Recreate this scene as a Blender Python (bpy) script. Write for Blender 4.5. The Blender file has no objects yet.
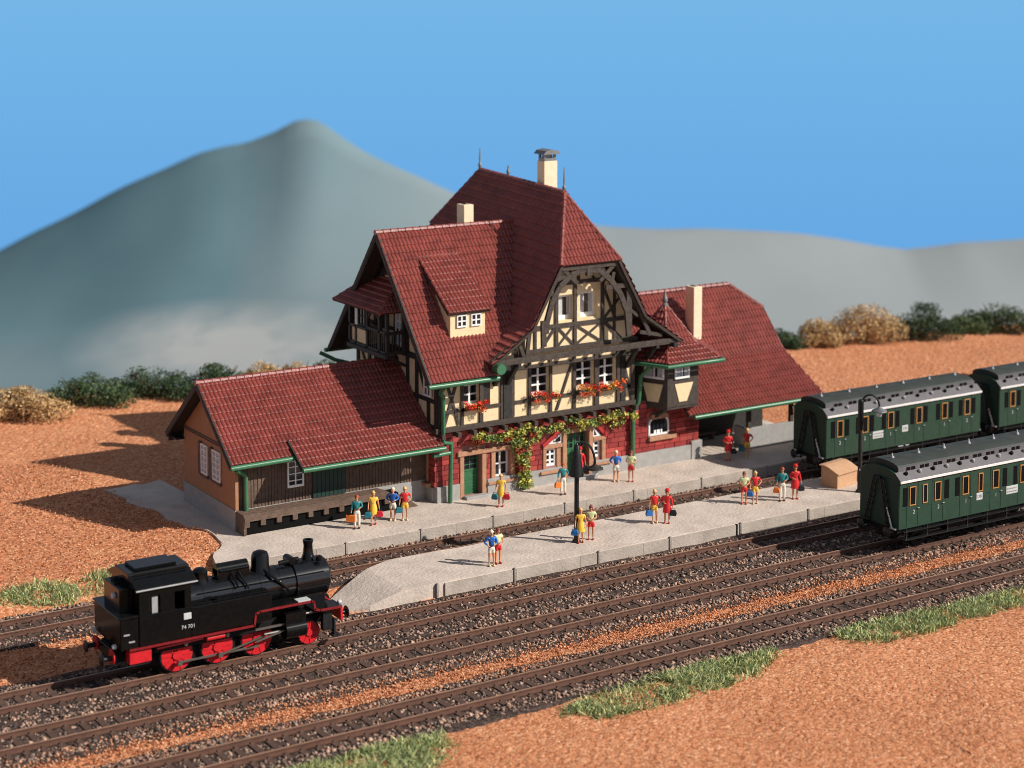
import bpy, bmesh, math, random
import numpy as np
from mathutils import Vector, Matrix
random.seed(7); RNG = np.random.default_rng(11)
sc = bpy.context.scene
col = sc.collection
CAMZ = 27.5
SKY_STRENGTH, SKY_DIP, EXPO, SKY_BASE, SKY_EMIT = 0.085, 0.2, 0.22, (.10,.17,.06), (.06,.24,.63)
FPX, PITCH, YAW, PY0 = 1885.68, math.radians(5.19929), math.radians(32.24134), 136.635
_r = np.array([math.cos(YAW), -math.sin(YAW), 0.0]); _h = np.array([math.sin(YAW), math.cos(YAW), 0.0])
_fw = _h*math.cos(PITCH) + np.array([0, 0, -math.sin(PITCH)]); _up = _h*math.sin(PITCH) + np.array([0, 0, math.cos(PITCH)])
CAM = np.array([0, 0, CAMZ])
def ray(x, y): return (x-512)/FPX*_r - (y-PY0)/FPX*_up + _fw
def AY(x, y, Y): d = ray(x, y); return CAM + d*(Y/d[1])         # survey helpers: a sight line met with a wall, a floor, a gable
def AX(x, y, X): d = ray(x, y); return CAM + d*(X/d[0])
def AZ(x, y, z): d = ray(x, y); return CAM + d*((CAMZ-z)/-d[2])

# ------------------------------------------------------------------ materials
def mat(name, color, rough=0.6, var=0.0, scale=4.0, bump=0.0, bscale=None, spec=0.4, metal=0.0, coords='Object', col2=None, detail=4, emit=None):
    m = bpy.data.materials.new(name); m.use_nodes = True
    nt = m.node_tree; b = nt.nodes['Principled BSDF']
    b.inputs['Base Color'].default_value = (*color, 1); b.inputs['Roughness'].default_value = rough
    b.inputs['Specular IOR Level'].default_value = spec; b.inputs['Metallic'].default_value = metal
    tc = nt.nodes.new('ShaderNodeTexCoord')
    if var > 0 or col2:
        n = nt.nodes.new('ShaderNodeTexNoise'); n.inputs['Scale'].default_value = scale; n.inputs['Detail'].default_value = detail
        nt.links.new(tc.outputs[coords], n.inputs['Vector'])
        r = nt.nodes.new('ShaderNodeValToRGB'); r.color_ramp.elements[0].position = .3; r.color_ramp.elements[1].position = .7
        c2 = col2 if col2 else tuple(min(1, c*(1+var)) for c in color); c1 = color if col2 else tuple(c*(1-var) for c in color)
        r.color_ramp.elements[0].color = (*c1, 1); r.color_ramp.elements[1].color = (*c2, 1)
        nt.links.new(n.outputs['Fac'], r.inputs['Fac']); nt.links.new(r.outputs['Color'], b.inputs['Base Color'])
    if bump > 0:
        n2 = nt.nodes.new('ShaderNodeTexNoise'); n2.inputs['Scale'].default_value = bscale or scale*3; n2.inputs['Detail'].default_value = 5
        nt.links.new(tc.outputs[coords], n2.inputs['Vector'])
        bp = nt.nodes.new('ShaderNodeBump'); bp.inputs['Strength'].default_value = bump; bp.inputs['Distance'].default_value = .05
        nt.links.new(n2.outputs['Fac'], bp.inputs['Height']); nt.links.new(bp.outputs['Normal'], b.inputs['Normal'])
    return m
def vor_mat(name, colors, scale, rough=0.8, bump=0.3, big=None):
    """granular material: every cell of a Voronoi pattern takes one of the given colours"""
    m = bpy.data.materials.new(name); m.use_nodes = True
    nt = m.node_tree; b = nt.nodes['Principled BSDF']; b.inputs['Roughness'].default_value = rough; b.inputs['Specular IOR Level'].default_value = .25
    tc = nt.nodes.new('ShaderNodeTexCoord'); v = nt.nodes.new('ShaderNodeTexVoronoi'); v.inputs['Scale'].default_value = scale
    nt.links.new(tc.outputs['Object'], v.inputs['Vector'])
    s = nt.nodes.new('ShaderNodeSeparateColor'); nt.links.new(v.outputs['Color'], s.inputs['Color'])
    r = nt.nodes.new('ShaderNodeValToRGB'); e = r.color_ramp.elements
    while len(e) < len(colors): e.new(.5)
    for i, c in enumerate(colors): e[i].position = i/(len(colors)-1); e[i].color = (*c, 1)
    nt.links.new(s.outputs['Red'], r.inputs['Fac'])
    out = r.outputs['Color']
    if big:
        n = nt.nodes.new('ShaderNodeTexNoise'); n.inputs['Scale'].default_value = big[0]; n.inputs['Detail'].default_value = 3
        nt.links.new(tc.outputs['Object'], n.inputs['Vector'])
        mx = nt.nodes.new('ShaderNodeMix'); mx.data_type = 'RGBA'; mx.blend_type = 'MULTIPLY'
        rr = nt.nodes.new('ShaderNodeValToRGB'); rr.color_ramp.elements[0].position = .3; rr.color_ramp.elements[1].position = .7
        rr.color_ramp.elements[0].color = (*big[1], 1); rr.color_ramp.elements[1].color = (1, 1, 1, 1)
        nt.links.new(n.outputs['Fac'], rr.inputs['Fac']); mx.inputs['Factor'].default_value = 1
        nt.links.new(out, mx.inputs['A']); nt.links.new(rr.outputs['Color'], mx.inputs['B']); out = mx.outputs['Result']
    nt.links.new(out, b.inputs['Base Color'])
    bp = nt.nodes.new('ShaderNodeBump'); bp.inputs['Strength'].default_value = bump; bp.inputs['Distance'].default_value = .06; bp.invert = True
    nt.links.new(v.outputs['Distance'], bp.inputs['Height']); nt.links.new(bp.outputs['Normal'], b.inputs['Normal'])
    return m
def attr_mat(name, rough=.75, spec=.3, trans=0.0):
    """colour comes from the 'tint' colour attribute: each stone, leaf or petal has a colour of its own"""
    m = bpy.data.materials.new(name); m.use_nodes = True
    nt = m.node_tree; b = nt.nodes['Principled BSDF']; b.inputs['Roughness'].default_value = rough; b.inputs['Specular IOR Level'].default_value = spec
    a = nt.nodes.new('ShaderNodeAttribute'); a.attribute_name = 'tint'
    nt.links.new(a.outputs['Color'], b.inputs['Base Color'])
    return m
M = {}
M['tile'] = mat('red_roof_tile', (.215, .046, .035), .35, .26, 1.6, .35, 30, spec=.55)
M['tile_new'] = M['tile']
M['underside'] = mat('roof_underside_wood', (.045, .030, .022), .7, .3, 6)
M['timber'] = mat('dark_timber', (.062, .047, .038), .65, .30, 5, .35, 22, spec=.3)
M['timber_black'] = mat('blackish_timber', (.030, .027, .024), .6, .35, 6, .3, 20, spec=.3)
M['cream'] = mat('cream_plaster', (.78, .60, .36), .75, .06, 3, .25, 25, spec=.25)
M['chim'] = mat('chimney_render', (.82, .65, .45), .75, .07, 3, .2, 30, spec=.25)
M['brick'] = attr_mat('red_stone', .5, .4)
M['mortar'] = mat('pinkish_mortar', (.34, .16, .13), .9)
M['plinth'] = mat('grey_plinth_render', (.33, .315, .30), .85, .10, 3, .3, 18, spec=.2)
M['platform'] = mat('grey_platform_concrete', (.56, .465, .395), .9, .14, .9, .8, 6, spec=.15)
def speckle(m, sc1, thr, col_, sc2=None):
    """small dark stains and pits over a base material"""
    nt = m.node_tree; b = nt.nodes['Principled BSDF']; src = b.inputs['Base Color'].links[0].from_socket; tc = nt.nodes.new('ShaderNodeTexCoord')
    n = nt.nodes.new('ShaderNodeTexNoise'); n.inputs['Scale'].default_value = sc1; n.inputs['Detail'].default_value = 2; n.inputs['Roughness'].default_value = .7
    mp = nt.nodes.new('ShaderNodeMapping'); mp.inputs['Scale'].default_value = (1, 2.2, 1); mp.inputs['Rotation'].default_value = (0, 0, .5)
    r = nt.nodes.new('ShaderNodeValToRGB'); r.color_ramp.elements[0].position = thr; r.color_ramp.elements[1].position = thr+.05
    mx = nt.nodes.new('ShaderNodeMix'); mx.data_type = 'RGBA'; mx.inputs['B'].default_value = (*col_, 1)
    nt.links.new(tc.outputs['Object'], mp.inputs['Vector']); nt.links.new(mp.outputs[0], n.inputs['Vector']); nt.links.new(n.outputs['Fac'], r.inputs['Fac']); nt.links.new(r.outputs['Color'], mx.inputs['Factor'])
    nt.links.new(src, mx.inputs['A']); nt.links.new(mx.outputs['Result'], b.inputs['Base Color'])
speckle(M['platform'], 3.2, .70, (.26, .21, .18))
M['face'] = mat('stained_shaded_platform_face', (.40, .34, .29), .9, .16, 1.2, .6, 8, spec=.15)  # stained concrete, darkened further so it looks less lit than the top
M['sandstone'] = mat('tan_sandstone_trim', (.40, .21, .125), .75, .15, 5, .3, 20, spec=.25)
M['ochre'] = mat('orange_brown_wall', (.37, .185, .10), .8, .06, 3, .2, 25, spec=.2)
M['boards'] = mat('brown_wall_boards', (.13, .085, .062), .7, .25, 4, .4, 25, spec=.25)
M['gutter'] = mat('green_gutter_paint', (.045, .155, .075), .35, .12, 6, spec=.5)
M['door_green'] = mat('green_door_paint', (.03, .13, .055), .5, .15, 6, spec=.4)
M['door_dark'] = mat('dark_green_door', (.012, .035, .028), .5, .15, 6, spec=.4)
M['white'] = mat('white_window_paint', (.80, .79, .77), .4, .03, 8, spec=.5)
M['glass'] = mat('dark_window_glass', (.012, .014, .018), .12, spec=.6)
M['curtain'] = mat('pale_curtain', (.45, .46, .47), .7, .15, 9)
M['metal'] = mat('grey_metal', (.20, .20, .20), .4, .15, 8, spec=.5, metal=.3)
M['loco_shell'] = mat('glossy_black_boiler', (.006, .006, .007), .13, .3, 6, spec=.75)
M['iron'] = mat('black_iron', (.012, .013, .014), .4, .3, 10, spec=.4)
M['post'] = mat('grey_weathered_post', (.30, .26, .225), .8, .3, 10)
M['loco'] = mat('black_locomotive_enamel', (.005, .005, .005), .17, .3, 6, spec=.32)
M['frame_red'] = mat('red_frame_enamel', (.20, .012, .015), .45, .2, 6, spec=.3)
M['loco_red'] = mat('red_wheel_enamel', (.55, .016, .022), .35, .12, 6, spec=.5)
M['rod'] = mat('bright_steel_rod', (.26, .23, .20), .3, .1, 8, spec=.6, metal=.7)
M['coach'] = mat('dark_green_coach_paint', (.018, .050, .030), .45, .14, 3, .10, 30, spec=.4)
M['coach_dark'] = mat('green_black_coach_end', (.010, .038, .024), .5, .12, 3, spec=.35)
M['coach_roof'] = mat('grey_green_coach_roof', (.046, .052, .046), .6, .15, 2, spec=.2)
M['coach_slope'] = mat('grey_roof_edge', (.125, .115, .118), .45, .1, 3, spec=.5)
M['silver'] = mat('silver_edge_strip', (.72, .70, .68), .35, .05, 4, spec=.6)
M['vent'] = mat('grey_roof_vent', (.32, .31, .31), .5, .1, 6)
M['orange_frame'] = mat('orange_wood_frame', (.50, .22, .06), .45, .1, 8, spec=.4)
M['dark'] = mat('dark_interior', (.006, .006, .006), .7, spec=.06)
M['under'] = mat('black_underframe', (.010, .010, .010), .5, .4, 5, spec=.15)
M['plate'] = mat('pale_grey_plate', (.50, .51, .50), .5, .05, 8)
M['platetext'] = mat('grey_lettering', (.20, .21, .22), .6)
M['kiosk'] = mat('tan_wooden_bin', (.52, .30, .17), .7, .08, 4, .2, 25)
M['rail'] = mat('rusty_rail_steel', (.115, .055, .037), .55, .2, 3, .1, 20, spec=.4)
M['railtop'] = mat('rail_head_highlight', (.36, .20, .125), .4, .2, 2, spec=.6)  # rail tops coloured paler: a highlight line put into the colour
M['sleeper'] = mat('brown_sleeper', (.10, .056, .041), .7, .3, 3, .4, 20)
M['ballast'] = vor_mat('ballast_bed', [(.018, .013, .011), (.06, .038, .03), (.11, .07, .055), (.03, .02, .017)], 9, .9, .6)
M['stone'] = attr_mat('ballast_stone', .85)
M['leaf'] = attr_mat('leaf_flock', .7, .25)
M['petal'] = attr_mat('petal_flock', .6, .25)
M['grass'] = attr_mat('grass_blades', .7, .25)
M['twig'] = mat('brown_twig', (.09, .055, .03), .8, .3, 10)
M['skin'] = mat('painted_skin', (.62, .27, .14), .45, .05, 8, spec=.4)
M['eye'] = mat('dark_eye', (.03, .02, .015), .4)
M['lip'] = mat('painted_lip', (.45, .08, .06), .4)
def cloth(n, c): M[n] = mat(n, c, .5, .08, 9, spec=.35)
for n, c in [('teal_cloth', (.02, .20, .21)), ('white_cloth', (.74, .69, .58)), ('yellow_cloth', (.85, .50, .06)), ('blue_cloth', (.02, .12, .42)),
             ('red_cloth', (.62, .022, .025)), ('dark_red_cloth', (.34, .02, .03)), ('pale_green_cloth', (.62, .66, .36)), ('orange_shell', (.80, .20, .03)),
             ('black_leather', (.012, .012, .014)), ('teal_leather', (.02, .16, .20)), ('red_leather', (.55, .02, .04)), ('blue_leather', (.02, .14, .40)),
             ('auburn_hair', (.36, .07, .03)), ('blonde_hair', (.72, .42, .16)), ('pale_hair', (.80, .68, .45)), ('brown_hair', (.22, .06, .04)), ('cream_shoe', (.76, .60, .36)), ('red_shoe', (.50, .06, .03)), ('dark_shoe', (.03, .02, .02))]:
    cloth(n, c)

# ------------------------------------------------------------------ mesh builder
OFF = {}
class MB:
    def __init__(s): s.v = []; s.f = []; s.m = []; s.t = None; s.pr = []
    def add(s, vs, fs, m=0, tint=None):
        o = len(s.v); s.pr.append((o, len(s.f), len(vs), len(fs))); s.v.extend([tuple(map(float, v)) for v in vs]); s.f.extend([tuple(i+o for i in f) for f in fs]); s.m.extend([m]*len(fs))
        if tint is not None:
            if s.t is None: s.t = []
            s.t.extend([tint]*len(fs))
        return s
    def box(s, a, b, m=0, tint=None):
        x0, y0, z0 = (min(p, q) for p, q in zip(a, b)); x1, y1, z1 = (max(p, q) for p, q in zip(a, b))
        return s.add([(x0,y0,z0),(x1,y0,z0),(x1,y1,z0),(x0,y1,z0),(x0,y0,z1),(x1,y0,z1),(x1,y1,z1),(x0,y1,z1)],
                     [(0,3,2,1),(4,5,6,7),(0,1,5,4),(1,2,6,5),(2,3,7,6),(3,0,4,7)], m, tint)
    def bar(s, p, q, w, d, n=(0,0,1), m=0, ext=0):
        """box from p to q, width w across, depth d along n (centred)"""
        p = Vector(p); q = Vector(q); a = (q-p).normalized(); p = p-a*ext; q = q+a*ext
        n = Vector(n); n = (n-a*n.dot(a)).normalized(); b = n.cross(a)*w/2; n = n*d/2
        vs = [p-b-n, p+b-n, p+b+n, p-b+n, q-b-n, q+b-n, q+b+n, q-b+n]
        return s.add(vs, [(0,1,2,3),(7,6,5,4),(0,4,5,1),(1,5,6,2),(2,6,7,3),(3,7,4,0)], m)
    def tube(s, pts, r, n=8, m=0, caps=True):
        pts = [Vector(p) for p in pts]; R = r if isinstance(r, (list, tuple)) else [r]*len(pts)
        vs = []; ref = None
        for i, p in enumerate(pts):
            t = ((pts[i+1]-p).normalized() if i < len(pts)-1 else Vector((0,0,0))) + ((p-pts[i-1]).normalized() if i else Vector((0,0,0)))
            t = t.normalized() if t.length > 1e-6 else (pts[-1]-pts[0]).normalized()
            if ref is None: ref = Vector((0,0,1)) if abs(t.z) < .9 else Vector((1,0,0))
            a = (ref-t*ref.dot(t)).normalized(); b = t.cross(a); ref = a
            for k in range(n):
                w = 2*math.pi*k/n; vs.append(p+(a*math.cos(w)+b*math.sin(w))*R[i])
        fs = [(i*n+k, i*n+(k+1)%n, (i+1)*n+(k+1)%n, (i+1)*n+k) for i in range(len(pts)-1) for k in range(n)]
        if caps: fs += [tuple(range(n-1,-1,-1)), tuple(range((len(pts)-1)*n, len(pts)*n))]
        return s.add(vs, fs, m)
    def cyl(s, p, q, r, n=12, m=0, r2=None): return s.tube([p, q], [r, r if r2 is None else r2], n, m)
    def ell(s, c, r, nu=10, nv=6, m=0, zmin=-1.0):
        vs = []; fs = []
        lo = -math.pi/2 if zmin <= -1 else math.asin(zmin)
        for j in range(nv+1):
            t = lo+(math.pi/2-lo)*j/nv
            for i in range(nu):
                p = 2*math.pi*i/nu; vs.append((c[0]+r[0]*math.cos(t)*math.cos(p), c[1]+r[1]*math.cos(t)*math.sin(p), c[2]+r[2]*math.sin(t)))
        for j in range(nv):
            for i in range(nu): fs.append((j*nu+i, j*nu+(i+1)%nu, (j+1)*nu+(i+1)%nu, (j+1)*nu+i))
        return s.add(vs, fs, m)
    def prism(s, poly, ext, m=0):
        n = len(poly); a = [Vector(p) for p in poly]; e = Vector(ext); b = [p+e for p in a]
        return s.add(a+b, [tuple(range(n-1,-1,-1)), tuple(range(n,2*n))]+[(i,(i+1)%n,n+(i+1)%n,n+i) for i in range(n)], m)
    def lathe(s, c, prof, n=16, m=0, axis='z'):
        vs = []; fs = []
        for r, h in prof:
            for k in range(n):
                w = 2*math.pi*k/n; a, b = r*math.cos(w), r*math.sin(w)
                vs.append({'z': (c[0]+a, c[1]+b, c[2]+h), 'x': (c[0]+h, c[1]+a, c[2]+b), 'y': (c[0]+a, c[1]+h, c[2]+b)}[axis])
        for i in range(len(prof)-1):
            for k in range(n): fs.append((i*n+k, i*n+(k+1)%n, (i+1)*n+(k+1)%n, (i+1)*n+k))
        fs += [tuple(range(n-1,-1,-1)), tuple(range((len(prof)-1)*n, len(prof)*n))]
        return s.add(vs, fs, m)
    def split(s, name, mats, parent=None, margin=.03, **kw):
        """builds every cluster of touching pieces as an object of its own"""
        V = np.array(s.v); n = len(s.pr); bb = [(V[o:o+a].min(0)-margin, V[o:o+a].max(0)+margin) for o, f, a, b in s.pr]; g = list(range(n))
        def root(i):
            while g[i] != i: i = g[i]
            return i
        for i in range(n):
            for j in range(i):
                if (bb[i][0] <= bb[j][1]).all() and (bb[j][0] <= bb[i][1]).all(): g[root(i)] = root(j)
        out = []
        for r in sorted({root(i) for i in range(n)}):
            q = MB()
            for i in range(n):
                if root(i) == r: o, f, a, b = s.pr[i]; q.add(s.v[o:o+a], [[k-o for k in F] for F in s.f[f:f+b]], 0, s.t[f] if s.t else None); q.m[-b:] = s.m[f:f+b]
            out.append(q.build(name, mats, parent, **kw))
        return out
    def build(s, name, mats, parent=None, smooth=False, bevel=0.0, angle=40):
        me = bpy.data.meshes.new(name)
        v = np.array(s.v, dtype=float)
        off = OFF.get(parent.name, (0,0,0)) if parent else (0,0,0)
        v = v-np.array(off)
        me.from_pydata([tuple(x) for x in v], [], s.f)
        for m in (mats if isinstance(mats, (list, tuple)) else [mats]): me.materials.append(M[m] if isinstance(m, str) else m)
        me.polygons.foreach_set('material_index', s.m)
        if s.t is not None:
            ca = me.color_attributes.new('tint', 'FLOAT_COLOR', 'CORNER')
            cols = np.repeat(np.array([(*t[:3], 1) for t in s.t]), [len(f) for f in s.f], axis=0)
            ca.data.foreach_set('color', cols.ravel())
        bm = bmesh.new(); bm.from_mesh(me)
        bmesh.ops.recalc_face_normals(bm, faces=bm.faces)
        if bevel > 0:
            bmesh.ops.bevel(bm, geom=[e for e in bm.edges if len(e.link_faces) == 2 and e.calc_face_angle(0) > .5], offset=bevel, segments=1, affect='EDGES')
        bm.to_mesh(me); bm.free()
        if smooth:
            me.polygons.foreach_set('use_smooth', [True]*len(me.polygons))
            me.set_sharp_from_angle(angle=math.radians(angle))
        o = bpy.data.objects.new(name, me); col.objects.link(o)
        if parent: o.parent = parent; OFF[o.name] = off
        return o
def tag(o, label, cat, group=None, kind=None):
    if label: o['label'] = label
    if cat: o['category'] = cat
    if group: o['group'] = group
    if kind: o['kind'] = kind
    return o
def struct(o): o['kind'] = 'structure'; return o
def thing(name, label, cat, loc=(0,0,0), rz=0.0, group=None):
    o = bpy.data.objects.new(name, None); col.objects.link(o); o.location = loc; o.rotation_euler = (0,0,rz)
    o.empty_display_size = .3; OFF[o.name] = tuple(loc); return tag(o, label, cat, group)
def local(o): OFF[o.name] = (0,0,0); return o                   # parts of this thing are modelled in its own coordinates
def dup(o, parent=None):
    c = o.copy(); col.objects.link(c); c.parent = parent
    for ch in o.children: dup(ch, c)
    return c

# ------------------------------------------------------------------ roofs
def roof_plane(mb, poly, cw=.22, rh=.44, amp=.055, lip=.08, thick=.14, m=0, mu=1, udir=None):
    """poly: planar convex corners; first two are the eave.  Rows of pantiles in relief on a slab."""
    P = [Vector(p) for p in poly]
    u = (P[1]-P[0]).normalized() if udir is None else Vector(udir).normalized()
    n = (P[1]-P[0]).cross(P[2]-P[1]).normalized()
    if n.z < 0: n = -n
    v = n.cross(u).normalized()
    if v.z < 0: v = -v
    o = P[0]; UV = [((p-o).dot(u), (p-o).dot(v)) for p in P]
    u0, u1 = min(a for a, b in UV), max(a for a, b in UV); v0, v1 = min(b for a, b in UV), max(b for a, b in UV)
    nu = max(1, int(math.ceil((u1-u0)/cw)))*4; nv = int(math.ceil((v1-v0)/rh))
    prof = [0.0, .75, 1.0, .55]
    bm = bmesh.new()
    for j in range(nv):
        va = v0+j*rh; jit = [random.uniform(-.006, .006) for _ in range(nu//4+2)]
        rows = []
        for vv, hh in ((va, 0.0), (va+.012, lip*.62), (va+.06, lip), (va+rh, .008)):
            rows.append([bm.verts.new(o+u*(u0+i*cw/4)+v*vv+n*(hh+amp*prof[i % 4]+jit[i//4])) for i in range(nu+1)])
        for a in range(3):
            for i in range(nu): bm.faces.new((rows[a][i], rows[a][i+1], rows[a+1][i+1], rows[a+1][i]))
    c = sum(P, Vector((0,0,0)))/len(P)
    for i in range(len(P)):
        a, b = P[i], P[(i+1) % len(P)]; e = (b-a).normalized(); no = e.cross(n).normalized()
        if no.dot(c-a) > 0: no = -no
        bmesh.ops.bisect_plane(bm, geom=bm.verts[:]+bm.edges[:]+bm.faces[:], plane_co=a, plane_no=no, clear_outer=True, dist=1e-5)
    bm.verts.index_update()
    mb.add([x.co[:] for x in bm.verts], [[w.index for w in f.verts] for f in bm.faces], m)
    bm.free()
    mb.prism([p-n*.004 for p in P], -n*thick, mu)
def ridge_tiles(mb, a, b, r=.13, step=.42, m=0):
    a = Vector(a); b = Vector(b); L = (b-a).length; k = max(1, int(L/step)); d = (b-a)/k
    for i in range(k): mb.tube([a+d*i-d*.04, a+d*(i+1)], [r*1.18, r*.92], 8, m)
# ------------------------------------------------------------------ wall helpers
class Wall:
    """a flat wall: origin, u across, w up, n outward"""
    def __init__(s, o, u, n, w=(0,0,1)): s.o = Vector(o); s.u = Vector(u).normalized(); s.n = Vector(n).normalized(); s.w = Vector(w)
    def p(s, a, b, d=0.0): return s.o+s.u*a+s.w*b+s.n*d
    def beam(s, mb, a, b, w=.2, d=.10, m=0, base=0.0, ext=0.0):
        P, Q = s.p(*a, base+d/2), s.p(*b, base+d/2); mb.bar(P, Q, w, d, s.n, m, ext)
    def rect(s, mb, a0, b0, a1, b1, d0, d1, m=0, tint=None):
        P = [s.p(a0,b0,d0), s.p(a1,b0,d0), s.p(a1,b1,d0), s.p(a0,b1,d0), s.p(a0,b0,d1), s.p(a1,b0,d1), s.p(a1,b1,d1), s.p(a0,b1,d1)]
        mb.add(P, [(0,3,2,1),(4,5,6,7),(0,1,5,4),(1,2,6,5),(2,3,7,6),(3,0,4,7)], m, tint)
    def poly(s, mb, pts, d0, d1, m=0): mb.prism([s.p(a,b,d0) for a, b in pts], s.n*(d1-d0), m)
def holed(W, mb, a0, b0, a1, b1, holes, d0, d1, m=0):
    """a wall skin from depth d0 to d1 with rectangular openings left out"""
    holes = [(max(h[0], a0), max(h[1], b0), min(h[2], a1), min(h[3], b1)) for h in holes]; holes = [h for h in holes if h[2] > h[0] and h[3] > h[1]]
    A = sorted({a0, a1, *[h[0] for h in holes], *[h[2] for h in holes]}); Bs = sorted({b0, b1, *[h[1] for h in holes], *[h[3] for h in holes]})
    for p, q in zip(A[:-1], A[1:]):
        run = None
        for s, t in list(zip(Bs[:-1], Bs[1:]))+[(None, None)]:
            inside = s is None or any(h[0] < (p+q)/2 < h[2] and h[1] < (s+t)/2 < h[3] for h in holes)
            if not inside: run = (run[0], t) if run else (s, t)
            elif run: W.rect(mb, p, run[0], q, run[1], d0, d1, m); run = None
def window(W, parent, a0, b0, a1, b1, nx=2, ny=3, d=.02, fr=.07, bar=.045, frame='white', curtain=False, name='window', split=None, pane='glass'):
    mb = MB()
    W.rect(mb, a0, b0, a0+fr, b1, d, d+.09); W.rect(mb, a1-fr, b0, a1, b1, d, d+.09)
    W.rect(mb, a0+fr, b0, a1-fr, b0+fr*1.5, d, d+.088); W.rect(mb, a0+fr, b1-fr, a1-fr, b1, d, d+.088)
    for i in range(1, nx):
        x = a0+(a1-a0)*i/nx; W.rect(mb, x-bar, b0+fr*1.5, x+bar, b1-fr, d, d+.07)
    for j in range(1, ny):
        y = b0+(b1-b0)*j/ny; W.rect(mb, a0+fr, y-bar/1.3, a1-fr, y+bar/1.3, d, d+.074)
    f = mb.build(name, frame, parent)
    g = MB(); W.rect(g, a0+fr*.5, b0+fr*.5, a1-fr*.5, b1-fr*.5, d-.01, d+.02, 0)
    if curtain: W.rect(g, a0+fr, b0+fr*1.5, a0+(a1-a0)*.42, b1-fr, d+.02, d+.035, 1); W.rect(g, a0+(a1-a0)*.66, b0+fr*1.5, a1-fr, b1-fr, d+.02, d+.035, 1)
    g.build('pane', [pane, 'curtain'], f)
    return f
def leafcloud(mb, c, r, n, size, cols, flat=1.0, shell=.5, m=0):
    """n leaf-sized faces through an ellipsoid, denser towards its surface"""
    c = Vector(c)
    for _ in range(n):
        d = Vector((random.gauss(0,1), random.gauss(0,1), random.gauss(0,1))).normalized()
        k = random.uniform(shell, 1.0) if random.random() < .8 else random.uniform(0, shell)
        p = c+Vector((d.x*r[0], d.y*r[1], d.z*r[2]))*k
        nn = (d+Vector((random.gauss(0,.6), random.gauss(0,.6), random.gauss(0,.6)))).normalized()
        a = nn.orthogonal().normalized(); b = nn.cross(a); w = random.uniform(0, 6.28)
        a, b = a*math.cos(w)+b*math.sin(w), b*math.cos(w)-a*math.sin(w); s = size*random.uniform(.6, 1.35)
        t = random.choice(cols); f = random.uniform(.75, 1.25)
        mb.add([p-a*s, p-b*s*.55+nn*s*.25, p+a*s, p+b*s*.55+nn*s*.25], [(0,1,2,3)], m, tuple(x*f for x in t))
# ------------------------------------------------------------------ light, sky, camera
SUN = Vector((1.0, -1.10, 1.0)).normalized()
w = bpy.data.worlds.new('World'); sc.world = w; w.use_nodes = True
nt = w.node_tree; bg = nt.nodes['Background']; bg.inputs['Strength'].default_value = SKY_STRENGTH
sky = nt.nodes.new('ShaderNodeTexSky'); sky.sky_type = 'NISHITA'; sky.sun_disc = False
sky.sun_elevation = math.asin(SUN.z); sky.sun_rotation = math.atan2(SUN.x, SUN.y)
sky.altitude = 300; sky.air_density = 1.0; sky.dust_density = .3; sky.ozone_density = 2.5
tc = nt.nodes.new('ShaderNodeTexCoord'); ad = nt.nodes.new('ShaderNodeVectorMath'); ad.operation = 'ADD'
ad.inputs[1].default_value = (0, 0, SKY_DIP)              # the place is seen from above its horizon: the sky reaches down behind the hills
nm = nt.nodes.new('ShaderNodeVectorMath'); nm.operation = 'NORMALIZE'
nt.links.new(tc.outputs['Generated'], ad.inputs[0]); nt.links.new(ad.outputs[0], nm.inputs[0]); nt.links.new(nm.outputs[0], sky.inputs['Vector'])
hs = nt.nodes.new('ShaderNodeHueSaturation'); hs.inputs['Saturation'].default_value = .5; nt.links.new(sky.outputs['Color'], hs.inputs['Color']); nt.links.new(hs.outputs['Color'], bg.inputs['Color'])
ld = bpy.data.lights.new('sun', 'SUN'); ld.energy = 4.8; ld.angle = math.radians(.5); ld.color = (1, .95, .87)
lo = bpy.data.objects.new('sun', ld); col.objects.link(lo); lo.rotation_euler = SUN.to_track_quat('Z', 'Y').to_euler(); lo.location = (60, 40, 60)
cd = bpy.data.cameras.new('camera'); cam = bpy.data.objects.new('camera', cd); col.objects.link(cam); sc.camera = cam
cd.sensor_fit = 'HORIZONTAL'; cd.sensor_width = 36; cd.lens = FPX/1024*36; cd.shift_y = (PY0-384)/1024; cd.clip_start = 1; cd.clip_end = 3000
R = Matrix(((_r[0], _up[0], -_fw[0]), (_r[1], _up[1], -_fw[1]), (_r[2], _up[2], -_fw[2])))
cam.matrix_world = Matrix.Translation(Vector(CAM)) @ R.to_4x4()
cd.dof.use_dof = True; cd.dof.focus_distance = 84; cd.dof.aperture_fstop = cd.lens/1000/.36
sc.render.engine = 'CYCLES'; sc.render.resolution_x = 1024; sc.render.resolution_y = 768
sc.view_settings.view_transform = 'Standard'; sc.view_settings.look = 'None'; sc.view_settings.gamma = 1; sc.view_settings.exposure = EXPO
sc.cycles.max_bounces = 6; sc.cycles.filter_width = .85

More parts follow.
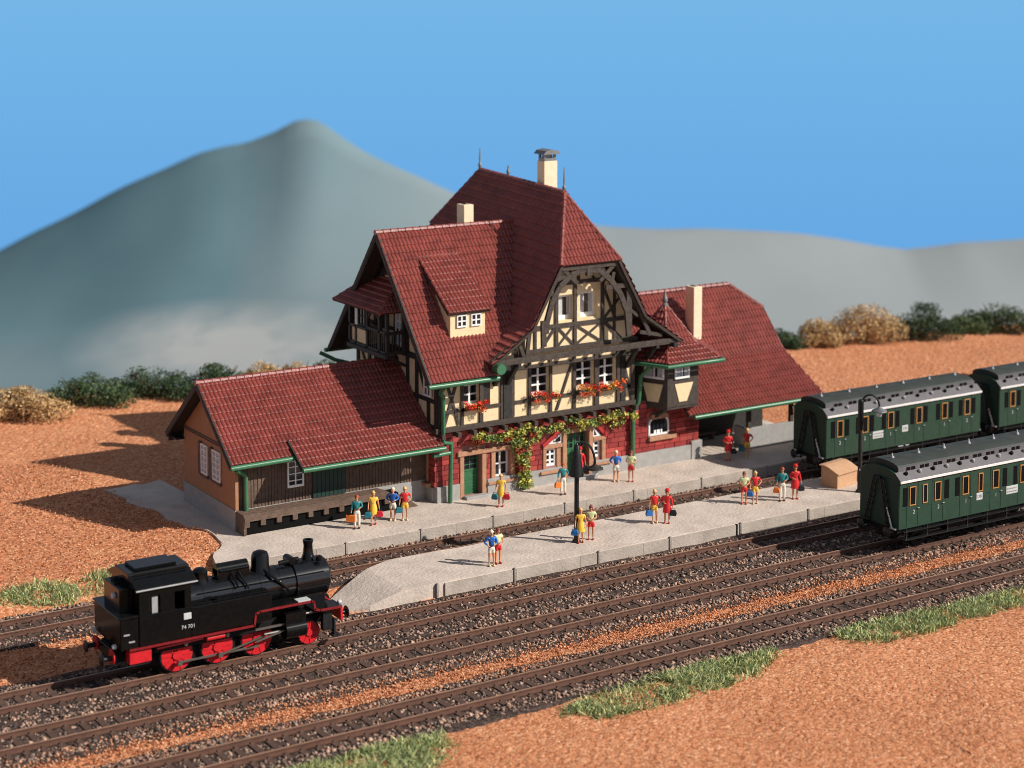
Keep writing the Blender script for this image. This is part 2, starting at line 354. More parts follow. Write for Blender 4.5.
# ------------------------------------------------------------------ ground
def noise2(x, y, seed, freq):
    """smooth value noise on a lattice"""
    g = np.random.default_rng(seed).random((257, 257))
    X = np.asarray(x)*freq+1000; Y = np.asarray(y)*freq+1000
    xi = np.floor(X).astype(int); yi = np.floor(Y).astype(int); fx = X-xi; fy = Y-yi
    fx = fx*fx*(3-2*fx); fy = fy*fy*(3-2*fy); xi %= 256; yi %= 256
    return (g[xi, yi]*(1-fx)*(1-fy)+g[xi+1, yi]*fx*(1-fy)+g[xi, yi+1]*(1-fx)*fy+g[xi+1, yi+1]*fx*fy)
def grid_mesh(name, xs, ys, Z, m, smooth=False):
    nx, ny = len(xs), len(ys)
    X, Y = np.meshgrid(xs, ys, indexing='ij')
    v = np.stack([X, Y, Z], -1).reshape(-1, 3)
    i = np.arange((nx-1)*(ny-1)); a = (i//(ny-1))*ny+i % (ny-1)
    f = np.stack([a, a+ny, a+ny+1, a+1], -1)
    me = bpy.data.meshes.new(name); me.vertices.add(len(v)); me.vertices.foreach_set('co', v.ravel())
    me.loops.add(f.size); me.loops.foreach_set('vertex_index', f.ravel()); me.polygons.add(len(f))
    me.polygons.foreach_set('loop_start', np.arange(0, f.size, 4)); me.update(calc_edges=True)
    me.materials.append(M[m]); me.polygons.foreach_set('use_smooth', [smooth]*len(f))
    o = bpy.data.objects.new(name, me); col.objects.link(o); return o
TRK = [('A', 76.0), ('B', 68.22), ('C', 64.5), ('D', 59.4)]
M['field'] = vor_mat('orange_granules', [(.32, .11, .045), (.58, .225, .10), (.70, .31, .155), (.48, .17, .07), (.84, .46, .26)], 9.5, .9, .45, (.10, (.84, .80, .78)))
xs = np.concatenate([np.linspace(-60, 14, 38)[:-1], np.arange(14, 112, .17), np.linspace(112.2, 200, 40)])
ys = np.concatenate([np.linspace(20, 42, 12)[:-1], np.arange(42, 118, .17), np.linspace(118.2, 160, 30)])
X, Y = np.meshgrid(xs, ys, indexing='ij')
crest = 113.5-(X-40)*.215
def gz(x, y): return -.30+.575*np.where(np.asarray(x) < 46, np.clip((np.asarray(y)-77.4)/2.4, 0, 1), np.clip((np.asarray(y)-79)/6, 0, 1))
Z = gz(X, Y)+.06*(noise2(X, Y, 3, .5)-.5)
Z += np.where(Y < 57, .10, 0)+.10*np.clip((57-Y)/3, 0, 1)*noise2(X, Y, 8, .3)
Z -= .25*((X > 35.3) & (X < 92) & (Y > 78.3) & (Y < 89.3))
Z += RNG.uniform(-.022, .022, Z.shape)*np.where(Y < 57, .7, 1)
d = np.clip(Y-crest, 0, None); Z -= d*.9+np.clip(d, 0, 2)*.2
Z += .30*np.exp(-((Y-crest+2)/3.0)**2)*(noise2(X, Y, 5, .2))
gr = grid_mesh('ground', xs, ys, Z, 'field'); vv = np.stack([X+RNG.uniform(-.075, .075, X.shape), Y+RNG.uniform(-.075, .075, X.shape), Z], -1).reshape(-1, 3); gr.data.vertices.foreach_set('co', vv.ravel()); gr.data.update(); struct(gr)

# ------------------------------------------------------------------ hills far behind
sil = np.array([(-420,400),(-250,350),(-120,300),(0,249),(50,223),(100,197),(150,173),(200,149),(225,142),(245,140),(262,134),(278,128),(292,119),(303,116),(316,117),(327,123),(338,131),(365,148),(400,167),(450,190),(500,207),(560,219),(610,226),(700,229),(760,231),(800,233),(840,239),(880,247),(905,250),(930,246),(960,241),(1024,237),(1150,226),(1300,240),(1500,300)], float)
DR = 430.0
ts = np.array([((x-512)/FPX*DR/(_fw @ _h+(-(y-PY0)/FPX)*(_up @ _h)), CAMZ+(ray(x, y)[2]/(ray(x, y) @ _h))*DR) for x, y in sil])
S = np.linspace(-330, 330, 260); Dd = np.linspace(190, 640, 170)
zr = np.interp(S, ts[:, 0], ts[:, 1]); ker = lambda w: np.exp(-.5*(np.arange(-60, 61)*(S[1]-S[0])/w)**2)
sm = lambda z, w: np.convolve(np.pad(z, 60, 'edge'), ker(w)/ker(w).sum(), 'valid')
zr = sm(zr, .9); broad = sm(zr, 85)-8
SS, DD = np.meshgrid(S, Dd, indexing='ij')
base = -95.0
k = np.clip((DD-190)/(DR-190), 0, 1)
mixk = k**12
ZR = zr[:, None]*mixk+np.minimum(broad, sm(zr, 60)+3)[:, None]*(1-mixk)
ZH = base+(ZR-base)*np.where(DD < DR, k**.85, np.clip(1-((DD-DR)/150), 0, 1))
ZH += (1-mixk)*(7*(noise2(SS, DD, 21, .012)-.5)+2.0*(noise2(SS, DD, 22, .04)-.5))*np.clip((DD-190)/60, 0, 1)
ZH += .8*(noise2(SS, DD, 23, .09)-.5)*mixk
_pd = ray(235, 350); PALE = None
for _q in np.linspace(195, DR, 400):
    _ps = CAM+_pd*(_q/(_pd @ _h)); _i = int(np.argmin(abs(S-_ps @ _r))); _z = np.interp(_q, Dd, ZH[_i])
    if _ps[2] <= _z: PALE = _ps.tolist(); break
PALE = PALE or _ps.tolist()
m = bpy.data.materials.new('misty_hills'); m.use_nodes = True; nt = m.node_tree; b = nt.nodes['Principled BSDF']; b.inputs['Roughness'].default_value = 1; b.inputs['Specular IOR Level'].default_value = 0
tc = nt.nodes.new('ShaderNodeTexCoord'); n1 = nt.nodes.new('ShaderNodeTexNoise'); n1.inputs['Scale'].default_value = .012; n1.inputs['Detail'].default_value = 6
r1 = nt.nodes.new('ShaderNodeValToRGB'); e = r1.color_ramp.elements
e[0].position = .22; e[0].color = (.082, .152, .180, 1); e[1].position = .80; e[1].color = (.22, .265, .275, 1)
x = e.new(.48); x.color = (.125, .205, .235, 1)
nt.links.new(tc.outputs['Object'], n1.inputs['Vector']); nt.links.new(n1.outputs['Fac'], r1.inputs['Fac']); nt.links.new(r1.outputs['Color'], b.inputs['Base Color'])
# pale valley mist painted into the slope colour, low on the left flank
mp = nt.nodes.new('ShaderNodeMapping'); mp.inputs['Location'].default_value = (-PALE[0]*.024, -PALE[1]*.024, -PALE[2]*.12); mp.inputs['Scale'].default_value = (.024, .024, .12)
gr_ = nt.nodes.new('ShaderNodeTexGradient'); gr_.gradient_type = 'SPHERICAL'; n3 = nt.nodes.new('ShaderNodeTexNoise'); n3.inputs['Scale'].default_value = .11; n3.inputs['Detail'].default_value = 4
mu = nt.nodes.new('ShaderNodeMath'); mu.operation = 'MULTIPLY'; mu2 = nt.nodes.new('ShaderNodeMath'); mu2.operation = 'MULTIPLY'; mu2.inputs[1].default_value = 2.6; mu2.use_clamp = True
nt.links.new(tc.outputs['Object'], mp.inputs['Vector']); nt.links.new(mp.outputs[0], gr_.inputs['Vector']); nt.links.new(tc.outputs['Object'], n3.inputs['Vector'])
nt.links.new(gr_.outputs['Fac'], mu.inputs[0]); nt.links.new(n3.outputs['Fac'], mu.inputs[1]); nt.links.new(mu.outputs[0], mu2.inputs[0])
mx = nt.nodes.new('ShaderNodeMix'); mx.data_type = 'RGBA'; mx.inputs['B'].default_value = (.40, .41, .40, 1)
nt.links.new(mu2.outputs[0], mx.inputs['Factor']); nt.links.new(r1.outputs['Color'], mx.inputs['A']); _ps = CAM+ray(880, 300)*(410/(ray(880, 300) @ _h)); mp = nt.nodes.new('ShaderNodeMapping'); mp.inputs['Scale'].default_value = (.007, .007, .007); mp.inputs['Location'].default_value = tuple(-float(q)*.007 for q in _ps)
g2 = nt.nodes.new('ShaderNodeTexGradient'); g2.gradient_type = 'SPHERICAL'; mx2 = nt.nodes.new('ShaderNodeMix'); mx2.data_type = 'RGBA'; mx2.inputs['B'].default_value = (.27, .295, .30, 1)
mr = nt.nodes.new('ShaderNodeMath'); mr.operation = 'MULTIPLY'; mr.inputs[1].default_value = 1.5; mr.use_clamp = True
nt.links.new(tc.outputs['Object'], mp.inputs['Vector']); nt.links.new(mp.outputs[0], g2.inputs['Vector']); nt.links.new(g2.outputs['Fac'], mr.inputs[0]); nt.links.new(mr.outputs[0], mx2.inputs['Factor'])
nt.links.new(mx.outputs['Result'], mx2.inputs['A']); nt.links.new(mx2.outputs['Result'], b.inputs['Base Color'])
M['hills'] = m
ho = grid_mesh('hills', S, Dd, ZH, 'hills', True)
vv = np.stack([(SS*_r[0]+DD*_h[0]), (SS*_r[1]+DD*_h[1]), ZH], -1).reshape(-1, 3)
ho.data.vertices.foreach_set('co', vv.ravel()); ho.data.update(); struct(ho)

# ------------------------------------------------------------------ the sky behind: a great curved sheet that leans back as it rises
m = bpy.data.materials.new('sky_blue'); m.use_nodes = True; b = m.node_tree.nodes['Principled BSDF']; b.inputs['Roughness'].default_value = 1; b.inputs['Specular IOR Level'].default_value = 0
b.inputs['Base Color'].default_value = (*SKY_BASE, 1); b.inputs['Emission Color'].default_value = (*SKY_EMIT, 1); b.inputs['Emission Strength'].default_value = 1
M['sky'] = m
prof = [(780, -260), (780, -100)]; a_, b_ = 780.0, -100.0
for i in range(40): t_ = math.radians(38*min(1, i/24)); b_ += 6*math.cos(t_); a_ += 6*math.sin(t_); prof.append((a_, b_))
sl = np.linspace(-700, 700, 29); vs = []; fs = []
for q in sl:
    for (a_, b_) in prof: vs.append(tuple(q*_r+a_*_h)[:2]+(b_,))
n = len(prof)
for i in range(len(sl)-1):
    for j in range(n-1): fs.append((i*n+j, (i+1)*n+j, (i+1)*n+j+1, i*n+j+1))
mb = MB(); mb.add(vs, fs); so = mb.build('sky', 'sky', None, True, angle=180); struct(so)

# ------------------------------------------------------------------ tracks
def stones(name, pos, size, tints, m, kind=None):
    n = len(pos); bs = np.array([(1,0,0),(-1,0,0),(0,1,0),(0,-1,0),(0,0,1),(0,0,-1)], float)
    v = bs[None]*RNG.uniform(.6, 1.25, (n, 6, 1)); v += RNG.uniform(-.25, .25, v.shape)
    w = RNG.uniform(0, 6.28, n); c, s = np.cos(w)[:, None], np.sin(w)[:, None]
    v = np.stack([v[..., 0]*c-v[..., 1]*s, v[..., 0]*s+v[..., 1]*c, v[..., 2]*.8], -1)*np.asarray(size)[:, None, None]+np.asarray(pos)[:, None, :]
    t = np.array([(0,2,4),(2,1,4),(1,3,4),(3,0,4),(2,0,5),(1,2,5),(3,1,5),(0,3,5)])
    f = (np.arange(n)[:, None, None]*6+t[None]).reshape(-1, 3); v = v.reshape(-1, 3)
    me = bpy.data.meshes.new(name); me.vertices.add(len(v)); me.vertices.foreach_set('co', v.ravel())
    me.loops.add(f.size); me.loops.foreach_set('vertex_index', f.ravel()); me.polygons.add(len(f))
    me.polygons.foreach_set('loop_start', np.arange(0, f.size, 3)); me.update(calc_edges=True)
    ca = me.color_attributes.new('tint', 'FLOAT_COLOR', 'CORNER')
    cc = np.concatenate([np.asarray(tints), np.ones((n, 1))], 1); ca.data.foreach_set('color', np.repeat(cc, 24, axis=0).ravel())
    me.materials.append(M[m]); o = bpy.data.objects.new(name, me); col.objects.link(o)
    if kind: o['kind'] = kind
    return o
X0, X1 = 8.0, 96.0
SP = .64
trk_label = {'A': 'railway track between the two grey platforms, under the coach by the shelter', 'B': 'railway track carrying the black steam locomotive along the front of the island platform',
             'C': 'railway track with the nearest green coach, third one out from the station', 'D': 'empty railway track nearest the viewer, beyond the orange strip'}
pos = []; 
for k, yc in TRK:
    bx = np.arange(X0, X1, .4); by = np.linspace(-2.4, 2.4, 25)
    XX, YY = np.meshgrid(bx, by, indexing='ij'); edge = 1.80+.28*noise2(XX, YY+yc*3, 31, .8)
    lim = {'A': (2.0, 2.0), 'B': (2.1, 2.0), 'C': (2.0, 2.0), 'D': (1.9, 1.9)}[k]
    ZZ = -.215-.005*'ABCD'.index(k)-.5*np.clip(np.abs(YY)-edge, 0, 1)
    struct(grid_mesh('ballast_bed', bx, by+yc, ZZ, 'ballast'))
    t = thing('railway_track', trk_label[k], 'railway track', (X0, yc, 0), 0, 'railway tracks')
    for s in (-1, 1):
        y = yc+s*.7175; mb = MB()
        pr = [(-.11,-.20),(.11,-.20),(.11,-.165),(.03,-.14),(.03,-.06),(.058,-.045),(.058,-.006),(.04,0),(-.04,0),(-.058,-.006),(-.058,-.045),(-.03,-.06),(-.03,-.14),(-.11,-.165)]
        n = len(pr); vs = [(X0, y+a, b) for a, b in pr]+[(X1, y+a, b) for a, b in pr]
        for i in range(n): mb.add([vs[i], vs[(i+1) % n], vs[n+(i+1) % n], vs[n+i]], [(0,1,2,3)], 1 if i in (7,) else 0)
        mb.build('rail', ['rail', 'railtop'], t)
    # sleepers: the hundred nearest the middle of the view as parts, the rest as one
    sx = np.arange(X0+.3, X1-.2, SP); mid = {'A': 42, 'B': 40, 'C': 42, 'D': 42}[k]
    order = sorted(range(len(sx)), key=lambda i: abs(sx[i]-mid)); first = None; rest = MB()
    for r_, i in enumerate(order):
        if r_ < 98:
            if first is None:
                mb = MB(); mb.box((sx[i]-.125, yc-1.22, -.34), (sx[i]+.125, yc+1.22, -.19))
                for s in (-1, 1):
                    for q in (-1, 1): mb.box((sx[i]-.05, yc+s*.7175+q*.13-.045, -.19), (sx[i]+.05, yc+s*.7175+q*.13+.045, -.13))
                first = mb.build('sleeper', 'sleeper', t); fx = sx[i]
            else:
                c = first.copy(); col.objects.link(c); c.parent = t; c.location = (sx[i]-fx, random.uniform(-.03, .03), 0); c.rotation_euler = (0, 0, 0)
        else: rest.box((sx[i]-.125, yc-1.22, -.34), (sx[i]+.125, yc+1.22, -.19))
    o = rest.build('sleeper_row', 'sleeper', t); o['kind'] = 'stuff'
    n = 24000; px = RNG.uniform(12, 92, n); dy = RNG.uniform(-2.1, 2.1, n)
    ph = np.abs(((px-X0-.3+SP/2) % SP)-SP/2); ins = np.abs(dy) < 1.25
    ok = ~((ph < .13) & ins & (RNG.random(n) < .93)) & (np.abs(np.abs(dy)-.7175) > .15) & (np.abs(dy) < 1.74+.34*noise2(px, dy+yc*3, 31, .8))
    z = np.where(ins, -.25, -.20)+RNG.uniform(-.06, .03, n)-.25*np.clip(np.abs(dy)-1.5, 0, 1)
    pos.append(np.stack([px, dy+yc, z], -1)[ok])
pos = np.concatenate(pos); n = len(pos)
pal = 1.08*np.array([(.30, .195, .150), (.21, .135, .105), (.38, .25, .185), (.05, .038, .032), (.18, .13, .105), (.46, .29, .20), (.25, .135, .092)])
tint = pal[RNG.integers(0, len(pal), n)]*RNG.uniform(.7, 1.25, (n, 1))
stones('ballast_stones', pos, RNG.uniform(.05, .115, n), tint, 'stone', 'stuff')
# orange scatter: loose granules over the strips and the field's edges, where they cast their own shade
n = 60000; gx = RNG.uniform(14, 84, n); gy = RNG.choice([0, 1, 2], n, p=[.25, .15, .60])
y = np.where(gy == 0, RNG.uniform(60.7, 63.3, n), np.where(gy == 1, RNG.uniform(70.0, 74.2, n), RNG.uniform(79, 100, n)))
n = len(gx); kk = np.where(gy == 0, gx < 84, np.where(gy == 1, gx < 35, gx < np.where(y < 82.6, np.interp(y, [78, 80.6, 82.6], [32.9, 34.6, 35.0]), np.interp(y, [82.6, 86, 92.4], [35.1, 34.2, 33.5]))+RNG.uniform(-.3, .25, n)))
gx, y = gx[kk], y[kk]; n = len(gx)
zz = gz(gx, y)+.05
pal = np.array([(.60, .235, .105), (.72, .33, .17), (.30, .095, .04), (.52, .185, .08), (.80, .45, .26)])
stones('orange_granules', np.stack([gx, y, zz+RNG.uniform(-.02, .05, n)], -1), RNG.uniform(.03, .06, n), pal[RNG.integers(0, 5, n)]*RNG.uniform(.75, 1.12, (n, 1)), 'stone', 'stuff')

# ------------------------------------------------------------------ platforms
def slab(name, outline, z0, z1, m, lip=None):
    """outline counter-clockwise; irregular rim, gently uneven top"""
    bm = bmesh.new(); vs = [bm.verts.new((a, b, z1)) for a, b in outline]; f = bm.faces.new(vs)
    ext = bmesh.ops.extrude_face_region(bm, geom=[f]); dv = [g for g in ext['geom'] if isinstance(g, bmesh.types.BMVert)]
    for q in dv: q.co.z = z0
    bmesh.ops.recalc_face_normals(bm, faces=bm.faces)
    me = bpy.data.meshes.new(name); bm.to_mesh(me); bm.free(); me.materials.append(M[m])
    o = bpy.data.objects.new(name, me); col.objects.link(o); return struct(o)
def wob(a, b, n, amp, seed):
    rr = random.Random(seed); out = []
    for i in range(n): t = i/n; out.append((a[0]+(b[0]-a[0])*t+rr.uniform(-amp, amp), a[1]+(b[1]-a[1])*t+rr.uniform(-amp, amp)))
    return out
PZ = .35
o1 = [(33.3, 78.1), (34.1, 77.72)]+wob((36, 77.7), (92, 77.7), 14, .03, 1)+[(92, 77.7), (92, 84.6), (72, 84.6), (72, 89), (47, 90), (36.6, 89.6)]+wob((36.2, 92.5), (33.4, 92.5), 4, .25, 2)+wob((33.4, 92.4), (34.1, 86.0), 7, .25, 3)+wob((34.1, 86.0), (35.0, 82.6), 4, .15, 4)+wob((35.0, 82.6), (34.7, 80.6), 3, .1, 5)+wob((34.7, 80.6), (33.2, 78.5), 4, .1, 6)
slab('station_platform', o1, -.6, PZ, 'platform')
rr_ = random.Random(5)
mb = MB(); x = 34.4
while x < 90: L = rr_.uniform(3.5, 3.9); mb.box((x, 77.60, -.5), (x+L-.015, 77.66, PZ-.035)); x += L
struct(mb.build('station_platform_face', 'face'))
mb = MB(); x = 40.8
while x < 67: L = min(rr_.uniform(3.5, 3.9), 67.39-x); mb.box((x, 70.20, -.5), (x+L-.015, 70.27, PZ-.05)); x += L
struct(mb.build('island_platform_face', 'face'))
mb = MB(); mb.box((57.22, 70.17, -.4), (57.29, 70.4, PZ-.02)); struct(mb.build('island_platform_joint', 'under'))
def ramped(name, pts, z0, m, zf):
    bm = bmesh.new(); top = [bm.verts.new((a, b, zf(a, b))) for a, b in pts]; bot = [bm.verts.new((a, b, z0)) for a, b in pts]; n = len(pts)
    bm.faces.new(top); bm.faces.new(bot[::-1])
    for i in range(n): bm.faces.new((top[i], bot[i], bot[(i+1) % n], top[(i+1) % n]))
    bmesh.ops.triangulate(bm, faces=[f for f in bm.faces if len(f.verts) > 4]); bmesh.ops.recalc_face_normals(bm, faces=bm.faces)
    me = bpy.data.meshes.new(name); bm.to_mesh(me); bm.free(); me.materials.append(M[m]); o = bpy.data.objects.new(name, me); col.objects.link(o); return struct(o)
# island platform: a grid so that its left end can ramp down and run out unevenly
gx = np.concatenate([np.linspace(35.2, 43, 34)[:-1], np.linspace(43, 67.4, 40)]); gv = np.linspace(0, 1, 15)
XX, VV = np.meshgrid(gx, gv, indexing='ij')
tt = np.clip((XX-35.2)/4.6, 0, 1); tt = tt*tt*(3-2*tt)
yf = 70.28+(.75*(1-np.clip((XX-35.2)/1.9, 0, 1))); yb = 72.2+2.15*np.clip((XX-36.0)/4.2, 0, 1)**.8
yb = np.where(XX < 36, 72.2-(36-XX)*1.2, yb)+.06*(noise2(XX, 0*XX, 41, 1.1)-.5)
YY = yf+(yb-yf)*VV; ZZ = -.33+(PZ+.33)*np.clip(tt*1.15, 0, 1)+.03*(noise2(XX, YY, 42, .9)-.5)-.05*np.exp(-((XX-44.5)/1.6)**2-((YY-73.6)/.9)**2)*2
v = np.stack([XX, YY, ZZ], -1); nx_, ny_ = XX.shape
mb = MB(); mb.v = [tuple(p) for p in v.reshape(-1, 3)]+[(a, b, -.7) for a, b, c in v.reshape(-1, 3)]; N = nx_*ny_
for i in range(nx_-1):
    for j in range(ny_-1): a = i*ny_+j; mb.f.append((a, a+ny_, a+ny_+1, a+1)); mb.m.append(0)
ring = [i*ny_ for i in range(nx_)]+[(nx_-1)*ny_+j for j in range(1, ny_)]+[i*ny_+ny_-1 for i in range(nx_-2, -1, -1)]+[j for j in range(ny_-2, 0, -1)]
for a, b in zip(ring, ring[1:]+ring[:1]): mb.f.append((a, a+N, b+N, b)); mb.m.append(0)
struct(mb.build('island_platform', 'platform'))
# edge posts
def edge_post(x, y, h=.62, z=-.28):
    global POST
    mb = MB()
    o = None
    if POST is None:
        o = thing('edge_post', 'x', 'post', (x, y, z), 0, 'little posts along the platform edges'); mb.box((x-.06, y-.06, z), (x+.06, y+.06, z+.58)); mb.prism([(x-.06, y-.06, z+.58), (x+.06, y-.06, z+.58), (x+.045, y-.06, z+.66), (x-.045, y-.06, z+.66)], (0, .12, 0)); mb.build('stake', 'post', o, bevel=.012); POST = o
    else: o = dup(POST); o.location = (x, y, z)
    o.rotation_euler.z = random.uniform(-.15, .15)
    return o
POST = None
pl = [(347, 'nearest the locomotive chimney'), (422, 'below the four travellers by the deck'), (494.5, 'below the lone traveller in yellow'), (566, 'just left of the foreground lamp mast'), (635, 'below the pair standing in front of the stone plinth'), (702.7, 'below the shelter entrance, in sunlight'), (768, 'in the shade beside the bay coach')]
for px_, d_ in pl:
    q = AY(px_, 545-(px_-347)*.187, 77.55); e_ = edge_post(q[0], 77.62); e_['label'] = 'grey stake on station platform edge ' + d_
for px_, py_, d_ in [(438.6, 590, 'at the ramped left end'), (516, 574, 'between the embracing pair and the lamp mast'), (600, 556, 'just right of the lamp mast'), (671.5, 541, 'below the pair with blue and black bags'), (742, 527, 'beside the dark joint gap'), (810, 513, 'below the tan bin')]:
    q = AY(px_, py_, 70.1); e_ = edge_post(q[0], 70.2); e_['label'] = 'grey stake on the island platform edge ' + d_

# ------------------------------------------------------------------ grass and bushes
def in_poly(x, y, P):
    c = False; n = len(P)
    for i in range(n):
        (a, b), (c_, d_) = P[i], P[(i+1) % n]
        if (b > y) != (d_ > y) and x < (c_-a)*(y-b)/(d_-b)+a: c = not c
    return c
def grass(name, P, z, dens, h):
    xs_ = [p[0] for p in P]; ys_ = [p[1] for p in P]; A = (max(xs_)-min(xs_))*(max(ys_)-min(ys_)); mb = MB()
    G = [(.26, .33, .12), (.35, .40, .16), (.52, .52, .24), (.16, .23, .08), (.68, .62, .30), (.32, .38, .20)]
    for _ in range(int(A*dens)):
        x, y = random.uniform(min(xs_), max(xs_)), random.uniform(min(ys_), max(ys_))
        
        if not in_poly(x, y, P): continue
        x += random.gauss(0, .22); y += random.gauss(0, .16)
        if float(noise2(x, y, 77, .9)) < .33 and random.random() < .75: continue
        a = random.uniform(0, 6.28); s = random.uniform(.018, .04); hh = h*random.uniform(.35, 1.2); lx, ly = random.gauss(0, .10), random.gauss(0, .10)
        dx, dy = math.cos(a)*s, math.sin(a)*s; t = random.choice(G); f = random.uniform(.7, 1.25)
        z = float(gz(x, y))-.02+(.12 if y < 57.2 else 0)
        mb.add([(x-dx, y-dy, z), (x+dx, y+dy, z), (x+lx+dx*.5, y+ly+dy*.5, z+hh*.7), (x+lx*1.8, y+ly*1.8, z+hh), (x+lx-dx*.5, y+ly-dy*.5, z+hh*.7)], [(0,1,2,3,4)], 0, tuple(q*f for q in t))
    o = mb.build(name, 'grass'); o['kind'] = 'stuff'; return o
grass('grass', [(23.0, 78.9), (24.5, 78.1), (26.6, 77.8), (29.5, 78.1), (30.6, 79.0), (29.8, 79.9), (28.2, 79.7), (27.2, 79.0), (25.6, 79.8), (23.7, 79.6)], -.22, 430, .26)
grass('grass', [(51.9, 57.0), (52.5, 57.5), (55.9, 57.55), (59, 57.1), (62.7, 57.0), (67, 57.0), (67, 55.9), (61.2, 55.6), (57.5, 55.6), (53.8, 55.2), (52.2, 55.6)], -.20, 430, .25)
grass('grass', [(37.6, 56.2), (39.5, 57.1), (41.2, 57.6), (45.5, 57.6), (48.6, 57.2), (47.5, 56.2), (45.6, 55.2), (41, 55.0), (38.7, 55.1)], -.20, 430, .25)
grass('grass', [(26.5, 57.2), (28, 57.3), (31.1, 57.5), (32.9, 57.0), (32.5, 55.6), (31, 54.4), (26.5, 54.4)], -.20, 430, .25)
GREEN = [(.030, .060, .022), (.055, .095, .035), (.018, .036, .016), (.085, .125, .050), (.04, .075, .04)]
LGREEN = [(.075, .115, .04), (.12, .16, .06), (.035, .06, .022), (.16, .20, .085)]
TAN = [(.50, .32, .14), (.62, .43, .20), (.34, .19, .07), (.70, .52, .28), (.42, .25, .11)]
def bush(name, label, px, py, ptop, wid_, colr, n=1900, lobes=6, leaf=.11):
    wid = wid_*1.18; g = AZ(px, py, .25); top = AY(px, ptop, g[1])[2]; H = top-.25; W = wid*np.linalg.norm(g-CAM)/FPX
    o = thing(name, label, 'bush', (g[0], g[1], .2), 0, 'bushes along the crest of the field'); x, y = g[0], g[1]+W*.2
    st = MB()
    for k in range(9):
        a = random.uniform(0, 6.28); q = Vector((x+math.cos(a)*W*.3, y+math.sin(a)*W*.25, .25+H*random.uniform(.5, .85)))
        st.tube([(x+random.uniform(-.15, .15), y, .1), (x+math.cos(a)*W*.12, y+math.sin(a)*W*.1, .25+H*.3), q], [.07, .045, .02], 5)
    st.build('stem', 'twig', o)
    n = int(n*1.8); leaf *= .74; mb = MB(); 
    for k in range(lobes):
        t = (k+.5)/lobes; cx = x+(t-.5)*W*.66*_r[0]*1.1+random.uniform(-.1, .1); cy = y+(t-.5)*W*.66*_r[1]*1.1+random.uniform(-.3, .3)
        hh = H*(1-.55*abs(t-.5)**1.3*2)*random.uniform(.82, 1.02)
        leafcloud(mb, (cx, cy, .15+hh*.5), (W*.27, W*.26, hh*.52), n//lobes, leaf, colr, shell=.72)
        for j in range(2): leafcloud(mb, (cx+random.uniform(-.3, .3)*W*.5, cy+random.uniform(-.2, .2)*W, .2+hh*random.uniform(.3, .85)), (W*.13, W*.13, H*.2), n//lobes//3, leaf, colr, shell=.6)
    mb.build('foliage', 'leaf', o)
    return o
bush('tan_bush', 'rounded tan bush at the far left end of the field', 30, 424, 385, 74, TAN, 2400, 5)
bush('green_bush', 'lighter green bush beside the rounded tan one at far left', 95, 411, 373, 74, LGREEN+GREEN, 2200)
bush('dark_bush', 'dark green bush between the lighter green one and the shed roof', 165, 402, 367, 82, GREEN, 2200)
bush('dark_bush', 'dark green bush just above the left slope of the shed roof', 224, 398, 363, 60, GREEN, 1800)
bush('tan_bush', 'small tan bush seen over the shed roof ridge', 268, 392, 359, 46, TAN, 1500, 4)
bush('tan_bush', 'tiny tan bush peeping over the shed ridge nearest the half-timbered gable', 302, 390, 356, 34, TAN, 1000, 3)
bush('dark_bush', 'small dark bush tucked against the half-timbered gable', 334, 388, 355, 40, GREEN, 1000, 3)
bush('dark_bush', 'low dark green bush beside the shelter roof', 786, 352, 326, 44, GREEN, 1500, 4)
bush('tan_bush', 'smaller tan bush right of the shelter roof', 826, 350, 315, 40, TAN, 1700, 4)
bush('tan_bush', 'largest tan bush on the right half of the crest', 877, 347, 300, 72, TAN, 2800, 6)
bush('dark_bush', 'dark green bush right beside the largest tan bush', 932, 343, 304, 64, GREEN, 2200, 5)
bush('green_bush', 'olive green bush between two darker ones on the right', 975, 338, 309, 46, LGREEN, 1600, 4)
bush('green_bush', 'branching green bush at the right edge of the picture', 1012, 336, 299, 56, LGREEN+GREEN, 1900, 4)
# ================================================================== station building
ST = thing('station_building', 'half-timbered station building with steep red roofs above a red stone ground floor', 'station', (52.5, 84.5, .35))
def fx(px, py, y): p = AY(px, py, y); return float(p[0]), float(p[2])
def bricks(mb, W, a0, a1, b0, b1, holes=(), h=.27, gap=.028):
    b = b0; r = 0
    while b < b1-.05:
        t = min(b+h, b1); a = a0-random.uniform(0, .4)
        while a < a1:
            L = random.uniform(.40, .68); s, e = max(a, a0), min(a+L, a1); a += L
            if e-s < .08: continue
            segs = [(s, e)]
            for (h0, g0, h1, g1) in holes:
                if g1 <= b+.03 or g0 >= t-.03: continue
                ns = []
                for (p, q) in segs:
                    if h1 <= p or h0 >= q: ns.append((p, q)); continue
                    if p < h0-.06: ns.append((p, h0))
                    if q > h1+.06: ns.append((h1, q))
                segs = ns
            f = random.uniform(.72, 1.2); c = random.choice([(.31, .038, .034), (.36, .048, .042), (.25, .030, .029), (.40, .068, .055)])
            for p, q in segs: W.rect(mb, p+gap/2, b+gap/2, q-gap/2, t-gap/2, 0, random.uniform(.05, .10), 0, tuple(x*f for x in c))
        b += h; r += 1
WF = Wall((0, 81.16, 0), (1,0,0), (0,-1,0)); YF = 81.1
